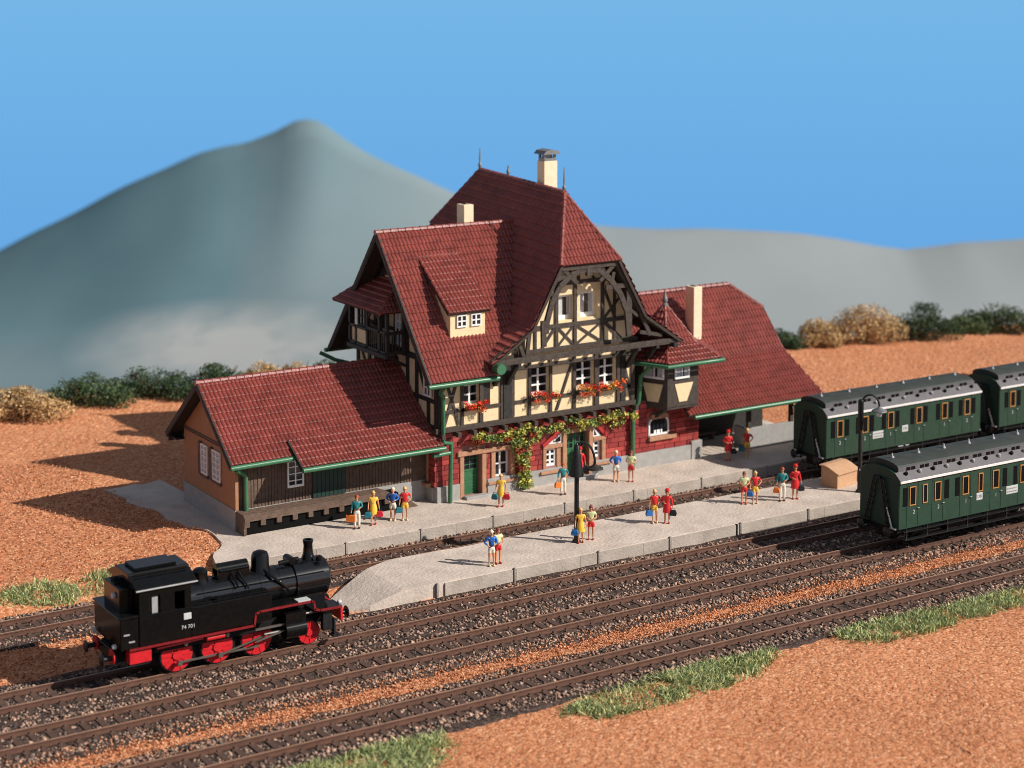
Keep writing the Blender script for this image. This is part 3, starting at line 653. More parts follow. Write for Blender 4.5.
# openings of the ground floor, measured on the wall
d1 = (fx(464, 480, YF)[0], .42, fx(481.5, 480, YF)[0], 2.55)
w1 = (50.12, 1.10, 51.05, 2.48)
dm = (54.55, .50, 55.95, 2.88)
wl = (fx(546, 457, YF)[0], 1.25, fx(556.5, 457, YF)[0], 2.18); wr = (fx(589.5, 450, YF)[0], 1.32, fx(600.5, 450, YF)[0], 2.22)
aw = (fx(649, 428, YF)[0], 2.02, fx(668, 428, YF)[0], 3.05)
mb = MB(); mb.box((46.62, 81.52, .3), (63.3, 89.4, 3.98)); holed(WF, mb, 46.62, .3, 63.3, 3.98, [d1, w1, dm, wl, wr], -.37, 0); mb.build('ground_floor_wall', 'mortar', ST)
mb = MB()
holes = [(d1[0]-.3, 0, d1[2]+.3, 2.82), (w1[0]-.3, .8, w1[2]+.35, 2.82), (dm[0]-.32, 0, dm[2]+.3, 3.12), (wl[0]-.25, 1.0, dm[0], 2.42), (wl[0]-.02, 2.3, dm[0], 2.95), (dm[2], 1.0, wr[2]+.35, 2.45), (dm[2], 2.4, wr[2]+.02, 3.02), (aw[0]-.1, 1.78, aw[2]+.12, 2.9), (aw[0]+.05, 2.8, aw[2]-.02, 3.25)]
bricks(mb, WF, 46.62, 63.3, 1.16, 3.96, holes)
WLs = Wall((46.62, 0, 0), (0,1,0), (-1,0,0)); bricks(mb, WLs, 81.1, 84.5, 1.16, 3.9, [(81.75, 1.0, 83.7, 3.0)])
WRs = Wall((63.3, 0, 0), (0,1,0), (1,0,0)); bricks(mb, WRs, 81.1, 84.5, 1.16, 3.6)
mb.build('stone_facing', 'brick', ST)
mb = MB()
for a, b in ((46.6, d1[0]-.3), (d1[2]+.3, dm[0]-.32), (dm[2]+.3, 62.75)): mb.box((a, 80.98, .3), (b, 81.3, 1.16))
mb.box((62.76, 80.94, .3), (63.5, 81.5, 1.36)); mb.box((46.5, 81.3, .3), (46.63, 84.2, 1.1)); mb.box((63.2, 81.5, .3), (63.42, 84.0, 1.16))
mb.split('plinth', 'plinth', ST, bevel=.02)
# sandstone surrounds
mb = MB(); S = lambda a0, b0, a1, b1, d=.13: WF.rect(mb, a0, b0, a1, b1, -.02, d)
S(d1[0]-.27, .36, d1[0]-.02, 2.55); S(d1[2], .36, d1[2]+.27, 2.55); S(d1[0]-.42, 2.56, w1[2]+.36, 2.80, .20)
S(w1[0]-.26, 1.02, w1[0], 2.55); S(w1[2], 1.02, w1[2]+.26, 2.55); S(w1[0]-.5, .86, w1[2]+.5, 1.01, .26)
S(dm[0]-.28, .36, dm[0]-.01, 3.1, .15); S(dm[2], .36, dm[2]+.27, 3.1, .15); S(dm[0], 2.88, dm[2], 3.1, .16)
S(wl[0]-.22, 1.08, wl[0], 2.2); S(wl[0]-.22, 2.21, dm[0]-.29, 2.42, .15); S(wl[0]-.45, .92, dm[0]-.29, 1.07, .30)
S(wr[2]+.05, 1.08, wr[2]+.31, 2.24); S(dm[2]+.28, 2.25, wr[2]+.31, 2.45, .15); S(dm[2]+.28, .94, wr[2]+.62, 1.07, .30)
S(wl[2]+.02, 1.08, dm[0]-.29, 2.2, .05); S(dm[2]+.28, 1.08, wr[0]-.03, 2.24, .05)
S(aw[0]-.1, 1.74, aw[2]+.45, 1.98, .28)
WL2 = Wall((46.62, 0, 0), (0,1,0), (-1,0,0))
WL2.rect(mb, 81.5, 1.12, 83.9, 1.30, -.02, .36); 
for y in (81.75, 82.6, 83.5): WL2.rect(mb, y, 1.30, y+.2, 3.0, -.02, .14)
WF.rect(mb, aw[0]+.1, 2.92, aw[2]-.1, 3.2, .0, .20)
mb.split('sandstone_surround', 'sandstone', ST, bevel=.02)
mb = MB(); WL2.rect(mb, 81.9, 1.3, 83.6, 3.0, -.02, .04); mb.build('side_pane', 'glass', ST)
# slanting lintels of the two quarter lights
mb = MB()
WF.beam(mb, (wl[0]-.24, 2.42), (dm[0]-.5, 3.1), .2, .18, 0); WF.beam(mb, (wr[2]+.34, 2.45), (dm[2]+.5, 3.15), .2, .18, 0)
mb.t = [(.40, .03, .03)]*len(mb.f); mb.split('quarter_light_lintel', 'brick', ST)
mb = MB()
WF.poly(mb, [(wl[0]+.15, 2.44), (dm[0]-.30, 2.44), (dm[0]-.30, 2.98)], .0, .06, 0); WF.poly(mb, [(dm[2]+.30, 2.47), (wr[2]+.05, 2.47), (dm[2]+.30, 3.02)], .0, .06, 0)
WF.poly(mb, [(wl[0]+.45, 2.52), (dm[0]-.38, 2.52), (dm[0]-.38, 2.80)], .061, .08, 1); WF.poly(mb, [(dm[2]+.38, 2.55), (wr[2]-.25, 2.55), (dm[2]+.38, 2.86)], .061, .08, 1)
mb.build('quarter_light', ['white', 'glass'], ST)
window(WF, ST, *w1, 2, 2, -.3, .08, .05); window(WF, ST, *wl, 2, 3, -.14, .09, .05); window(WF, ST, *wr, 2, 3, -.14, .09, .05)
# arched window under the oriel
mb = MB(); n = 8; cx, rx = (aw[0]+aw[2])/2, (aw[2]-aw[0])/2
arc = [(aw[0], aw[1])]+[(cx-rx*math.cos(math.pi*i/n), 2.62+.45*math.sin(math.pi*i/n)) for i in range(n+1)]+[(aw[2], aw[1])]
for p, q in zip(arc[:-1], arc[1:]): WF.beam(mb, p, q, .09, .10, 0)
WF.beam(mb, (aw[0], aw[1]+.03), (aw[2], aw[1]+.03), .10, .10, 0)
f = mb.build('arched_window', 'white', ST)
mb = MB(); WF.poly(mb, arc, -.01, .03, 0); WF.rect(mb, aw[0]+.35, aw[1]+.08, aw[0]+.9, aw[1]+.26, .031, .05, 1)
for i in (1, 2, 3, 4): x = aw[0]+(aw[2]-aw[0])*i/5; WF.rect(mb, x-.012, aw[1], x+.012, 2.95, .05, .075, 2)
mb.build('pane', ['glass', 'white', 'iron'], f)
# doors
def door(parent, W, a0, b0, a1, b1, m, split=.60, two=False):
    W = Wall(W.o-W.n*.3, W.u, W.n); mb = MB(); W.rect(mb, a0, b0, a1, b1, .0, .03); hs = b0+(b1-b0)*split
    for (p, q) in (((a0, (a0+a1)/2), ((a0+a1)/2, a1)) if two else ((a0, a1),)):
        W.rect(mb, p+.03, b0, p+.12, b1, .03, .06); W.rect(mb, q-.12, b0, q-.03, b1, .03, .06); W.rect(mb, p+.12, hs-.05, q-.12, hs+.05, .03, .058); W.rect(mb, p+.12, b1-.1, q-.12, b1, .03, .058)
        k = 7
        for i in range(k):
            z = b0+.05+(hs-.1-b0)*i/k; W.beam(mb, (p+.13, z), (q-.13, z+.12*(1 if not two else 0)), .05, .02, 0, .03)
        for i in range(1, 3): W.rect(mb, p+.12, hs+(b1-hs)*i/3-.02, q-.12, hs+(b1-hs)*i/3+.02, .03, .056)
        W.rect(mb, (p+q)/2-.02, hs+.05, (p+q)/2+.02, b1-.1, .03, .057)
    o = mb.build('door', m, parent)
    g = MB()
    for (p, q) in (((a0, (a0+a1)/2), ((a0+a1)/2, a1)) if two else ((a0, a1),)): W.rect(g, p+.12, hs+.05, q-.12, b1-.1, .029, .036)
    g.build('pane', 'glass', o); h = MB(); h.ell(W.p(a1-.2, b0+(b1-b0)*.45, .09), (.04, .04, .04), 8, 6); h.build('handle', 'rod', o); return o
mb = MB(); door(ST, WF, *d1, 'door_green'); door(ST, WF, *dm, 'door_green', two=True)
mb = MB(); mb.box((d1[0]-.1, 80.65, .3), (d1[2]+.2, 81.0, .50)); mb.box((dm[0]-.3, 80.62, .3), (dm[2]+.3, 81.0, .52)); mb.build('doorstep', 'plinth', ST, bevel=.02)
# ---- upper storeys
uw = [(48.12, 5.22, 49.12, 6.68), (52.18, 5.22, 53.40, 6.68), (55.0, 5.22, 56.22, 6.68), (56.44, 5.22, 57.66, 6.68)]
WU = Wall((0, 80.88, 0), (1,0,0), (0,-1,0)); WG = Wall((0, 80.7, 0), (1,0,0), (0,-1,0))
def gx(px, py): return fx(px, py, 80.7)
ga = (*gx(558.5, 321), *gx(572.5, 294)); gb = (*gx(580, 318), *gx(594.5, 290.5)); ga = (ga[0], ga[1], ga[2]+.18, ga[3]); gb = (gb[0], gb[1], gb[2]+.18, gb[3])
mb = MB(); mb.box((46.6, 81.28, 3.99), (58.75, 89.5, 7.7)); holed(WU, mb, 46.6, 3.99, 58.75, 7.7, uw, -.42, 0)
mb.prism([(46.6, 80.9, 7.69), (46.6, 89.5, 7.69), (46.6, 85.2, 13.3)], (4.5, 0, 0))
gp = [(51.35, 7.4), (58.7, 7.4), (58.3, 9.1), (56.5, 12.1), (53.5, 12.1), (51.7, 9.1)]
mb.prism([(a, 81.1, b) for a, b in gp], (0, 11.1, 0)); holed(WG, mb, 51.7, 7.4, 58.3, 9.1, [ga, gb], -.41, 0); holed(WG, mb, 52.72, 9.1, 57.28, 10.6, [ga, gb], -.41, 0); mb.prism([(52.72, 80.7, 10.6), (57.28, 80.7, 10.6), (56.45, 80.7, 12.0), (53.55, 80.7, 12.0)], (0, .41, 0)); mb.prism([(51.75, 80.7, 9.1), (52.72, 80.7, 9.1), (52.72, 80.7, 10.6)], (0, .41, 0)); mb.prism([(58.25, 80.7, 9.1), (57.28, 80.7, 9.1), (57.28, 80.7, 10.6)], (0, .41, 0)); mb.box((51.4, 89, .3), (58.7, 92.2, 8)); mb.box((58.75, 82.3, 3.99), (63.2, 89.4, 6.2))
mb.build('upper_wall', 'cream', ST)
mb = MB()
D = .09
def B(a, b, w=.2, d=D): WU.beam(mb, a, b, w, d)
B((46.4, 4.12), (58.9, 4.12), .26, .16); B((46.6, 5.02), (50.45, 5.02), .17); B((50.95, 5.02), (54.85, 5.02), .17); B((54.85, 5.02), (58.7, 5.02), .17, .07)
B((46.6, 6.78), (58.7, 6.78), .20, .085); B((46.5, 7.42), (58.75, 7.42), .2, .12)
for x, w_ in ((46.74, .26), (48.0, .17), (49.12, .22), (50.38, .22), (50.98, .22), (52.06, .18), (53.36, .18), (54.86, .20), (56.28, .30), (57.68, .22), (58.64, .24)): B((x, 4.25), (x, 7.4), w_, D+.02*(x*7 % 1))
mbk = MB(); WU.beam(mbk, (50.68, 4.2), (50.68, 7.35), .5, .14); WU.beam(mbk, (57.99, 4.25), (57.99, 7.3), .30, .12)  # dark boards standing in for the shadow between the posts
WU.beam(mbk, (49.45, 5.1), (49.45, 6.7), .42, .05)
B((46.95, 4.3), (47.75, 6.7), .16, .07); B((47.8, 4.3), (47.05, 6.7), .16, .074); B((54.7, 6.7), (53.75, 4.3), .14, .08); B((58.0, 6.6), (58.55, 4.4), .16, .07)
B((51.1, 4.3), (51.1, 6.7), .1, .06)
x = 46.7
while x < 58.8: mb.box((x-.10, 80.42, 3.74), (x+.10, 81.0, 3.985)); mb.box((x-.09, 80.34, 7.16), (x+.09, 80.9, 7.36)) if x > 51.2 else None; x += .92
mb.build('timber_frame', 'timber', ST, bevel=.008); mbk.split('post_shadow_board', 'timber_black', ST)
for q in uw: window(WU, ST, q[0], q[1], q[2], q[3], 2, 3, -.36, .08, .055)
# ---- cross gable wall and its timber
mb = MB()
def G(a, b, w=.2, d=.08): WG.beam(mb, a, b, w, d)
zt, zb = gx(580, 322)[1]-.05, 7.62
for x in (gx(556, 330)[0], gx(579, 326)[0]-.28, gx(602, 321)[0]): G((x, zb), (x, 10.9), .2, .09)
G((51.4, zt), (58.6, zt), .22, .10); G((52.8, 11.0), (57.2, 11.0), .2, .10); G((51.2, 7.6), (58.8, 7.6), .22, .11)
xa, xb, xc = gx(556, 330)[0], gx(579, 326)[0]-.28, gx(602, 321)[0]
for p, q in ((xa+.1, xb-.1), (xb+.1, xc-.1)): G((p, zb+.1), (q, zt-.1), .13, .06); G((p, zt-.1), (q, zb+.1), .13, .065)
G((xc+.15, zt-.1), (xc+1.2, 7.7), .2, .07); G((xa-.1, zt-.1), (xa-.9, 7.7), .16, .07); G((xc+.1, zt+1.7), (xc+.8, zt+.1), .16, .07); G((57.3, 7.7), (57.3, 10.6), .16, .075); G((52.3, 7.7), (52.3, 10.2), .16, .075)
G((xc+.1, zt+.1), (58.0, 10.3), .14, .06); G((55, 11.1), (55, 12.1), .16, .08); G((54, 11.1), (54.9, 12.1), .12, .07); G((56, 11.1), (55.1, 12.1), .12, .07)
mb.build('gable_timber', 'timber', ST, bevel=.008)
window(WG, ST, *ga, 1, 1, -.36, .15, .03, curtain=True); window(WG, ST, *gb, 1, 1, -.36, .15, .03, curtain=True)
# ---- projecting truss in front of the cross gable
YT = 79.72; WT = Wall((0, YT+.1, 0), (1,0,0), (0,-1,0)); mb = MB()
def T(a, b, w=.26, d=.18, px=True):
    if px: a, b = fx(*a, YT), fx(*b, YT)
    WT.beam(mb, a, b, w, d)
arch = [(546, 334), (547, 322), (552.5, 301), (560, 286.5), (571, 275), (587.5, 268.5), (600, 270.5), (610, 279), (620, 293), (627, 311), (629, 336)]
for p, q in zip(arch[:-1], arch[1:]): T(p, q, .30, .16)
T((49.2, 7.46), (60.75, 7.46), .30, .20, False)
for s in (-1, 1):
    c = 55.0; T((c+s*1.75, 12.02), (c+s*3.55, 8.92), .30, .17, False); T((c+s*3.50, 8.98), (c+s*5.9, 7.50), .28, .165, False)
    T((c+s*1.7, 12.0), (c+s*.7, 11.1), .22, .14, False)
T((53.1, 11.98), (56.9, 11.98), .28, .19, False)
T((55.0, 11.95), (55.0, 11.45), .34, .2, False)
T((543.5, 321), (544, 347), .30, .15); T((629, 290), (629, 336), .34, .15); T((641, 313), (650, 335), .22, .14); T((606, 287.5), (628, 285), .24, .13); T((611, 287), (614, 272), .2, .12)
T((553, 280), (571, 276), .2, .12); T((549, 293), (556, 296), .2, .12); T((520, 346), (524, 357), .2, .13); T((530, 331), (527, 357), .22, .13)
T((619, 300), (638, 316), .16, .12); T((640, 332), (662, 335), .2, .12)
mb.build('gable_truss', 'timber', ST, bevel=.01)
mb = MB()      # brackets carrying the truss, seen dark below it
for x in (49.9, 50.68, 58.2, 59.4): mb.bar((x, 80.8, 6.1), (x, 79.8, 7.3), .22, .22, (1,0,0)); mb.bar((x, 79.6, 7.25), (x, 80.9, 7.25), .2, .2)
for x in (49.4, 60.4): mb.box((x-.14, 79.3, 7.16), (x+.14, 80.2, 7.40))
mb.split('truss_bracket', 'timber_black', ST, bevel=.01)
# ---- roofs
ZR, YR = 13.75, 85.2
mb = MB(); roof_plane(mb, [(45.4, 79.75, 6.83), (49.5, 79.75, 6.83), (51.75, 81.5, 9.05), (54.3, YR, ZR), (45.4, YR, ZR)]); roof_plane(mb, [(45.4, 90.65, 6.83), (49.5, 90.65, 6.83), (51.75, 88.9, 9.05), (54.3, YR, ZR), (45.4, YR, ZR)])
ridge_tiles(mb, (45.4, YR, ZR+.02), (54.2, YR, ZR+.02)); side = mb.build('side_roof', ['tile', 'underside'], ST)
YFr, YBk = 79.5, 92.9; mb = MB(); ap1, ap2 = (55, 82.0, 15.52), (55, 90.6, 15.95); tl = lambda q: (q[0], q[1], q[2]+(q[1]-79.5)*.05)
for s in (-1, 1):
    X_ = lambda a: 55+s*a
    roof_plane(mb, [tl((X_(3.6), YFr, 9.02)), tl((X_(3.6), YBk, 9.02)), tl((X_(1.88), YBk, 12.12)), ap2, ap1, (X_(1.88), YFr, 12.12)])
    roof_plane(mb, [tl((X_(6.0), YFr, 7.42)), tl((X_(6.0), YBk, 7.42)), tl((X_(3.6), YBk, 9.025)), tl((X_(3.6), YFr, 9.025))])
for (y, a) in ((YFr, ap1), (YBk, ap2)): roof_plane(mb, [tl((53.12, y, 12.12)), tl((56.88, y, 12.12)), a], udir=(1,0,0))
ridge_tiles(mb, (55, 82.0, 15.56), (55, 90.6, 15.99))
for x in (53.12, 56.88): ridge_tiles(mb, (x, YFr, 12.16), (55, 82, 15.54), .11); ridge_tiles(mb, (x, YBk, 12.83), (55, 90.6, 15.97), .11)
cr = mb.build('cross_roof', ['tile', 'underside'], ST)
def finial(x, y, z, h, parent, m='metal'):
    mb = MB(); mb.lathe((x, y, z), [(.13, -.15), (.13, 0), (.05, .06), (.11, .22), (.10, .30), (.04, .42), (.055, .6), (.02, h)], 10); return mb.build('finial', m, parent, True)
finial(55, 82.05, 15.55, 1.35, cr); finial(55, 90.6, 16.0, 1.2, cr); finial(55, 87.6, 15.88, .55, cr)
# verge boards of the left gable
mb = MB()
for s in (-1, 1):
    mb.bar((45.48, YR+s*5.5, 6.72), (45.48, YR, ZR-.12), .10, .34, (0, -s*1.27, -1)); mb.bar((46.2, YR+s*5.3, 6.75), (46.2, YR, ZR-.32), .16, .2, (0, -s*1.27, -1))
mb.build('verge_board', 'timber_black', side)
# gutters and pipes
def pipe(name, pts, r, parent, m='gutter', n=10): mb = MB(); mb.tube(pts, r, n); return mb.build(name, m, parent, True)
pipe('gutter', [(45.35, 79.62, 6.72), (49.45, 79.62, 6.72)], .13, ST); pipe('gutter', [(45.2, 90.7, 6.7), (50, 90.7, 6.7)], .12, ST)
pipe('gutter', [(49.35, 79.2, 7.25), (49.35, 79.72, 7.25)], .28, ST)
pipe('downpipe', [(46.3, 79.75, 6.6), (46.45, 80.35, 6.15), (46.75, 80.62, 5.9), (46.75, 80.62, 3.55), (47.22, 80.62, 3.45), (47.22, 80.75, .36)], .125, ST)
pipe('downpipe', [(44.9, 90.7, 6.6), (45.6, 90.2, 6.2), (46.4, 89.7, 6.0), (46.4, 89.7, 3)], .11, ST)
pipe('downpipe', [(59.25, 80.0, 6.1), (59.05, 80.65, 5.5), (58.95, 80.72, 4.1), (58.72, 80.9, 3.55), (58.72, 80.9, .36)], .125, ST)
# ---- dormer
DM = MB(); DM.box((47.50, 81.15, 8.4), (49.55, 81.6, 9.98)); DM.prism([(47.51, 81.16, 8.3), (47.51, 81.16, 9.95), (47.51, 84.1, 12.2), (47.51, 84.0, 11.3)], (2.03, 0, 0)); dor = DM.build('dormer', 'cream', ST)
WD = Wall((0, 81.15, 0), (1,0,0), (0,-1,0)); window(WD, dor, 47.86, 9.22, 48.43, 9.84, 2, 2, .0, .05, .04); window(WD, dor, 48.70, 9.22, 49.28, 9.84, 2, 2, .0, .05, .04)
mb = MB(); roof_plane(mb, [(47.28, 80.95, 10.0), (49.80, 80.95, 10.0), (49.80, 84.15, 12.46), (47.28, 84.15, 12.46)], lip=.07); mb.build('dormer_roof', ['tile', 'underside'], dor)
# ---- chimneys
mb = MB(); mb.box((55.25, 84.35, 14.2), (56.1, 85.05, 16.98)); ch = mb.build('chimney', 'chim', ST, bevel=.02)
mb = MB(); mb.box((55.3, 84.4, 16.98), (56.05, 85.0, 17.14)); mb.box((55.3, 84.4, 17.14), (55.42, 84.52, 17.36)); mb.box((55.93, 84.4, 17.14), (56.05, 84.52, 17.36)); mb.box((55.3, 84.88, 17.14), (55.42, 85.0, 17.36)); mb.box((55.93, 84.88, 17.14), (56.05, 85.0, 17.36)); mb.box((55.45, 84.55, 17.14), (55.9, 84.85, 17.3))
mb.prism([(55.12, 84.2, 17.36), (56.22, 84.2, 17.36), (56.05, 84.2, 17.55), (55.67, 84.2, 17.62), (55.3, 84.2, 17.55)], (0, 1.0, 0)); mb.build('chimney_cap', 'metal', ch)
mb = MB(); mb.box((50.85, 85.4, 12.9), (51.45, 86.15, 14.8)); mb.box((51.0, 85.55, 14.8), (51.3, 86.0, 14.83), 1); mb.build('chimney', ['chim', 'dark'], ST, bevel=.02)
# ---- left gable: timber, balcony
WLg = Wall((46.6, 0, 0), (0,1,0), (-1,0,0)); mb = MB()
def L(a, b, w=.2, d=.08): WLg.beam(mb, a, b, w, d)
L((80.8, 7.55), (89.6, 7.55), .28, .12); L((80.9, 5.55), (89.5, 5.55), .2); L((80.9, 4.2), (89.5, 4.2), .26, .10)
for y, z1 in ((80.98, 7.5), (81.75, 8.4), (82.95, 7.5), (83.9, 11.3), (85.2, 13), (86.5, 11.3), (87.4, 10.0), (88.1, 7.5), (89.4, 7.5)): L((y, 4.2), (y, z1), .24, .09)
L((82.9, 9.9), (87.5, 9.9), .22, .1); L((83.8, 11.45), (86.6, 11.45), .2, .1); L((84.3, 12.1), (86.1, 12.1), .2, .09); L((81.4, 8.6), (89, 8.6), .18, .07)
L((82.0, 5.7), (82.9, 7.4), .16, .07); L((88.2, 5.7), (89.3, 7.4), .16, .07); L((84.4, 5.7), (85.2, 7.4), .16, .06)
for s in (-1, 1): L((YR+s*3.95, 8.15), (YR+s*.1, 13.1), .45, .11)
mb.build('side_timber', 'timber_black', ST)
window(WLg, ST, 81.35, 5.75, 82.05, 7.1, 2, 3, .09, .06, .04); window(WLg, ST, 84.3, 7.9, 85.1, 9.7, 2, 3, .02, .08, .04, curtain=True)
BX = 45.3; mb = MB()
mb.box((BX, 83.9, 7.55), (46.6, 88.1, 7.75)); mb.box((BX-.08, 83.85, 7.38), (BX+.14, 88.15, 7.6))
for y in (83.95, 84.7, 86.05, 87.3, 88.0): mb.box((BX, y-.09, 7.6), (BX+.18, y+.09, 9.9))
for y in (84.0,): mb.box((46.3, y-.09, 7.6), (46.5, y+.09, 9.9))
mb.box((BX, 83.9, 8.62), (BX+.16, 86.0, 8.78)); mb.box((BX, 83.88, 8.6), (46.6, 84.02, 8.76)); mb.box((BX, 83.9, 9.75), (BX+.16, 88.1, 9.92)); mb.box((BX, 87.3, 8.5), (BX+.15, 88.1, 8.66)); mb.box((BX, 86.0, 8.5), (BX+.15, 87.3, 8.64))
for i in range(9): y = 84.05+i*.22; mb.box((BX+.05, y-.035, 7.75), (BX+.10, y+.035, 8.62))
for i in range(6): x = BX+.2+i*.2; mb.box((x-.035, 83.93, 7.75), (x+.035, 83.98, 8.62))
for y in (84.05, 85.3, 86.3, 87.6): mb.bar((46.5, y, 6.9), (BX+.1, y, 7.5), .16, .16, (0,1,0))
for y, s in ((84.75, 1), (86.0, -1)): mb.bar((BX+.08, y, 9.2), (BX+.08, y+s*.5, 9.75), .12, .1, (1,0,0))
bal = mb.build('balcony', 'timber_black', ST, bevel=.008)
mb = MB(); mb.box((BX+.05, 86.15, 7.78), (BX+.11, 87.2, 8.48)); mb.box((BX+.12, 86.1, 7.7), (46.5, 88.0, 8.5)); mb.build('balcony_panel', 'cream', bal)
WB = Wall((BX+.06, 0, 0), (0,1,0), (-1,0,0)); window(WB, bal, 87.02, 8.7, 87.26, 9.72, 1, 1, .0, .09, .03); window(WB, bal, 86.2, 8.7, 86.95, 9.72, 2, 2, .0, .05, .03, frame='timber_black')
mb = MB(); ea, eb, ec = (44.75, 83.6, 9.82), (44.75, 88.75, 9.82), (46.6, 88.1, 11.05); 
roof_plane(mb, [ea, eb, (46.62, 87.6, 11.15), (46.62, 84.75, 11.15)], rh=.36, thick=.1); roof_plane(mb, [ea, (46.62, 83.6, 9.82), (46.62, 84.75, 11.15)], rh=.36, thick=.1); roof_plane(mb, [eb, (46.62, 88.75, 9.82), (46.62, 87.6, 11.15)], rh=.36, thick=.1)
ridge_tiles(mb, ea, (46.6, 84.75, 11.18), .09); ridge_tiles(mb, eb, (46.6, 87.6, 11.18), .09)
mb.build('balcony_roof', ['tile', 'underside'], bal)
# ---- corner oriel with tent roof
OC = [(59.62, 81.3), (60.28, 79.9), (62.38, 79.9), (63.2, 81.3), (63.2, 83.2), (59.62, 83.2)]
mb = MB(); mb.prism([(a, b, 3.74) for a, b in OC], (0, 0, 2.6)); mb.prism([(a*.97+61.4*.03, b*.97+81.6*.03, 3.6) for a, b in OC], (0, 0, .16))
mb.bar((60.3, 81.2, 2.95), (60.5, 80.3, 3.6), .2, .2, (1,0,0)); mb.bar((62.6, 81.2, 2.95), (62.3, 80.3, 3.6), .2, .2, (1,0,0))
ori = mb.build('oriel', 'timber', ST, bevel=.015)
WO1 = Wall((60.28, 79.9, 0), (1,0,0), (0,-1,0)); dv = Vector((60.28-59.62, 79.9-81.3, 0)); WO2 = Wall((59.62, 81.3, 0), dv, (-.905, -.426, 0)); L2 = dv.length
mb = MB(); WO1.poly(mb, [(.48, 5.0), (1.72, 5.0), (1.30, 4.0), (.78, 4.0)], .0, .03); WO2.poly(mb, [(.06, 5.0), (1.28, 5.0), (1.0, 4.0), (.34, 4.0)], .0, .03); mb.split('oriel_panel', 'cream', ori)
window(WO1, ori, .45, 5.28, 1.42, 6.25, 2, 1, .01, .08, .04, curtain=True); window(WO2, ori, .16, 5.28, 1.36, 6.25, 2, 1, .01, .08, .04, curtain=True)
mb = MB(); ap = (61.5, 81.8, 9.02)
E6 = [(58.55, 81.8), (59.78, 79.22), (63.35, 79.22), (64.6, 81.8), (63.4, 84.4), (59.6, 84.4)]; K6 = [(ap[0]+(a-ap[0])*.56, ap[1]+(b-ap[1])*.56) for a, b in E6]
for i in range(6):
    a, b = E6[i], E6[(i+1) % 6]; c, d = K6[i], K6[(i+1) % 6]
    roof_plane(mb, [(*a, 6.28), (*b, 6.28), (*d, 6.98), (*c, 6.98)], rh=.38, thick=.08); roof_plane(mb, [(*c, 6.99), (*d, 6.99), ap], rh=.40, thick=.06)
    ridge_tiles(mb, (*a, 6.32), (*c, 7.02), .075); ridge_tiles(mb, (*c, 7.02), (ap[0], ap[1], ap[2]+.02), .075)
orf = mb.build('oriel_roof', ['tile', 'underside'], ori)
mb = MB(); mb.lathe(ap, [(.17, -.12), (.17, 0), (.1, .06), (.16, .22), (.12, .36), (.04, .6), (.015, .85)], 10); mb.build('finial', 'metal', orf, True)
pipe('gutter', [(58.5, 81.7, 6.18), (59.72, 79.10, 6.18), (63.45, 79.10, 6.18), (64.2, 80.8, 6.18)], .115, ori)
# ================================================================== goods shed
SH = thing('goods_shed', 'long low goods shed with ochre gable, dark boarded front and red roof', 'shed', (41, 85, .35))
SX0, SX1, SY0, SY1 = 36.05, 46.55, 82.05, 88.35
mb = MB(); mb.prism([(SX0, SY0, 1.38), (SX0, SY1, 1.38), (SX0, SY1, 4.25), (SX0, 85.2, 6.72), (SX0, SY0, 4.25)], (.12, 0, 0)); mb.build('gable_wall', 'ochre', SH)
mb = MB(); mb.box((SX0-.05, SY0-.02, .3), (SX1, SY1+.05, 1.385)); mb.build('plinth', 'plinth', SH)
mb = MB(); x = SX0+.12
while x < SX1-.1: w_ = random.uniform(.15, .21); mb.box((x, SY0, 1.39), (x+w_-.02, SY0+.12, 4.25)); mb.box((x+w_-.035, SY0-.03, 1.39), (x+w_+.015, SY0+.02, 4.25)); x += w_
mb.box((SX0+.12, SY0+.1, 1.39), (SX1, SY1, 4.2)); mb.build('boarded_wall', 'boards', SH)
mb = MB(); mb.box((SX0-.02, SY0-.04, 1.39), (SX0+.14, SY0+.1, 4.1)); mb.build('corner_board', 'ochre', SH)
WS = Wall((0, SY0, 0), (1,0,0), (0,-1,0)); WSL = Wall((SX0, 0, 0), (0,-1,0), (-1,0,0))
window(WS, SH, fx(286.5, 475, SY0)[0], 2.1, fx(301, 475, SY0)[0]+.1, 3.45, 2, 4, .04, .08, .03); window(WS, SH, fx(355, 466, SY0)[0], 2.55, fx(369, 466, SY0)[0], 3.3, 3, 1, .04, .06, .05, frame='boards')
dd = (fx(312, 480, SY0)[0], 1.40, fx(345, 480, SY0)[0], 3.55); mb = MB(); WS.rect(mb, *dd, .03, .07)
for i in range(8): a = dd[0]+(dd[2]-dd[0])*i/8; WS.rect(mb, a+.02, dd[1], a+(dd[2]-dd[0])/8-.02, dd[3], .07, .09)
mb.build('sliding_door', 'door_dark', SH)
mb = MB()                                                       # two shuttered windows in the gable
for py0, py1 in ((202.3, 208.8), (213.5, 221.5)):
    ya, yb = AX(py0, 460, SX0)[1], AX(py1, 466, SX0)[1]
    w_ = window(WSL, SH, -ya+.03, 2.35, -yb, 3.85, 2, 5, .02, .06, .03, pane='curtain')
    f = MB(); WSL.rect(f, -ya-.28, 2.25, -ya+.02, 3.9, .0, .12); WSL.rect(f, -ya-.02, 2.2, -yb+.06, 2.34, .0, .12); f.build('shutter', 'boards', SH)
mb = MB(); WSL.beam(mb, (-88.3, 4.24), (-82.1, 4.24), .09, .05); 
for i in range(26): y = -88.2+i*.24; WSL.rect(mb, y, 4.12, y+.11, 4.2, .0, .06)
mb.build('dentil_band', 'boards', SH)
mb = MB(); k = .82; ZS = 7.06
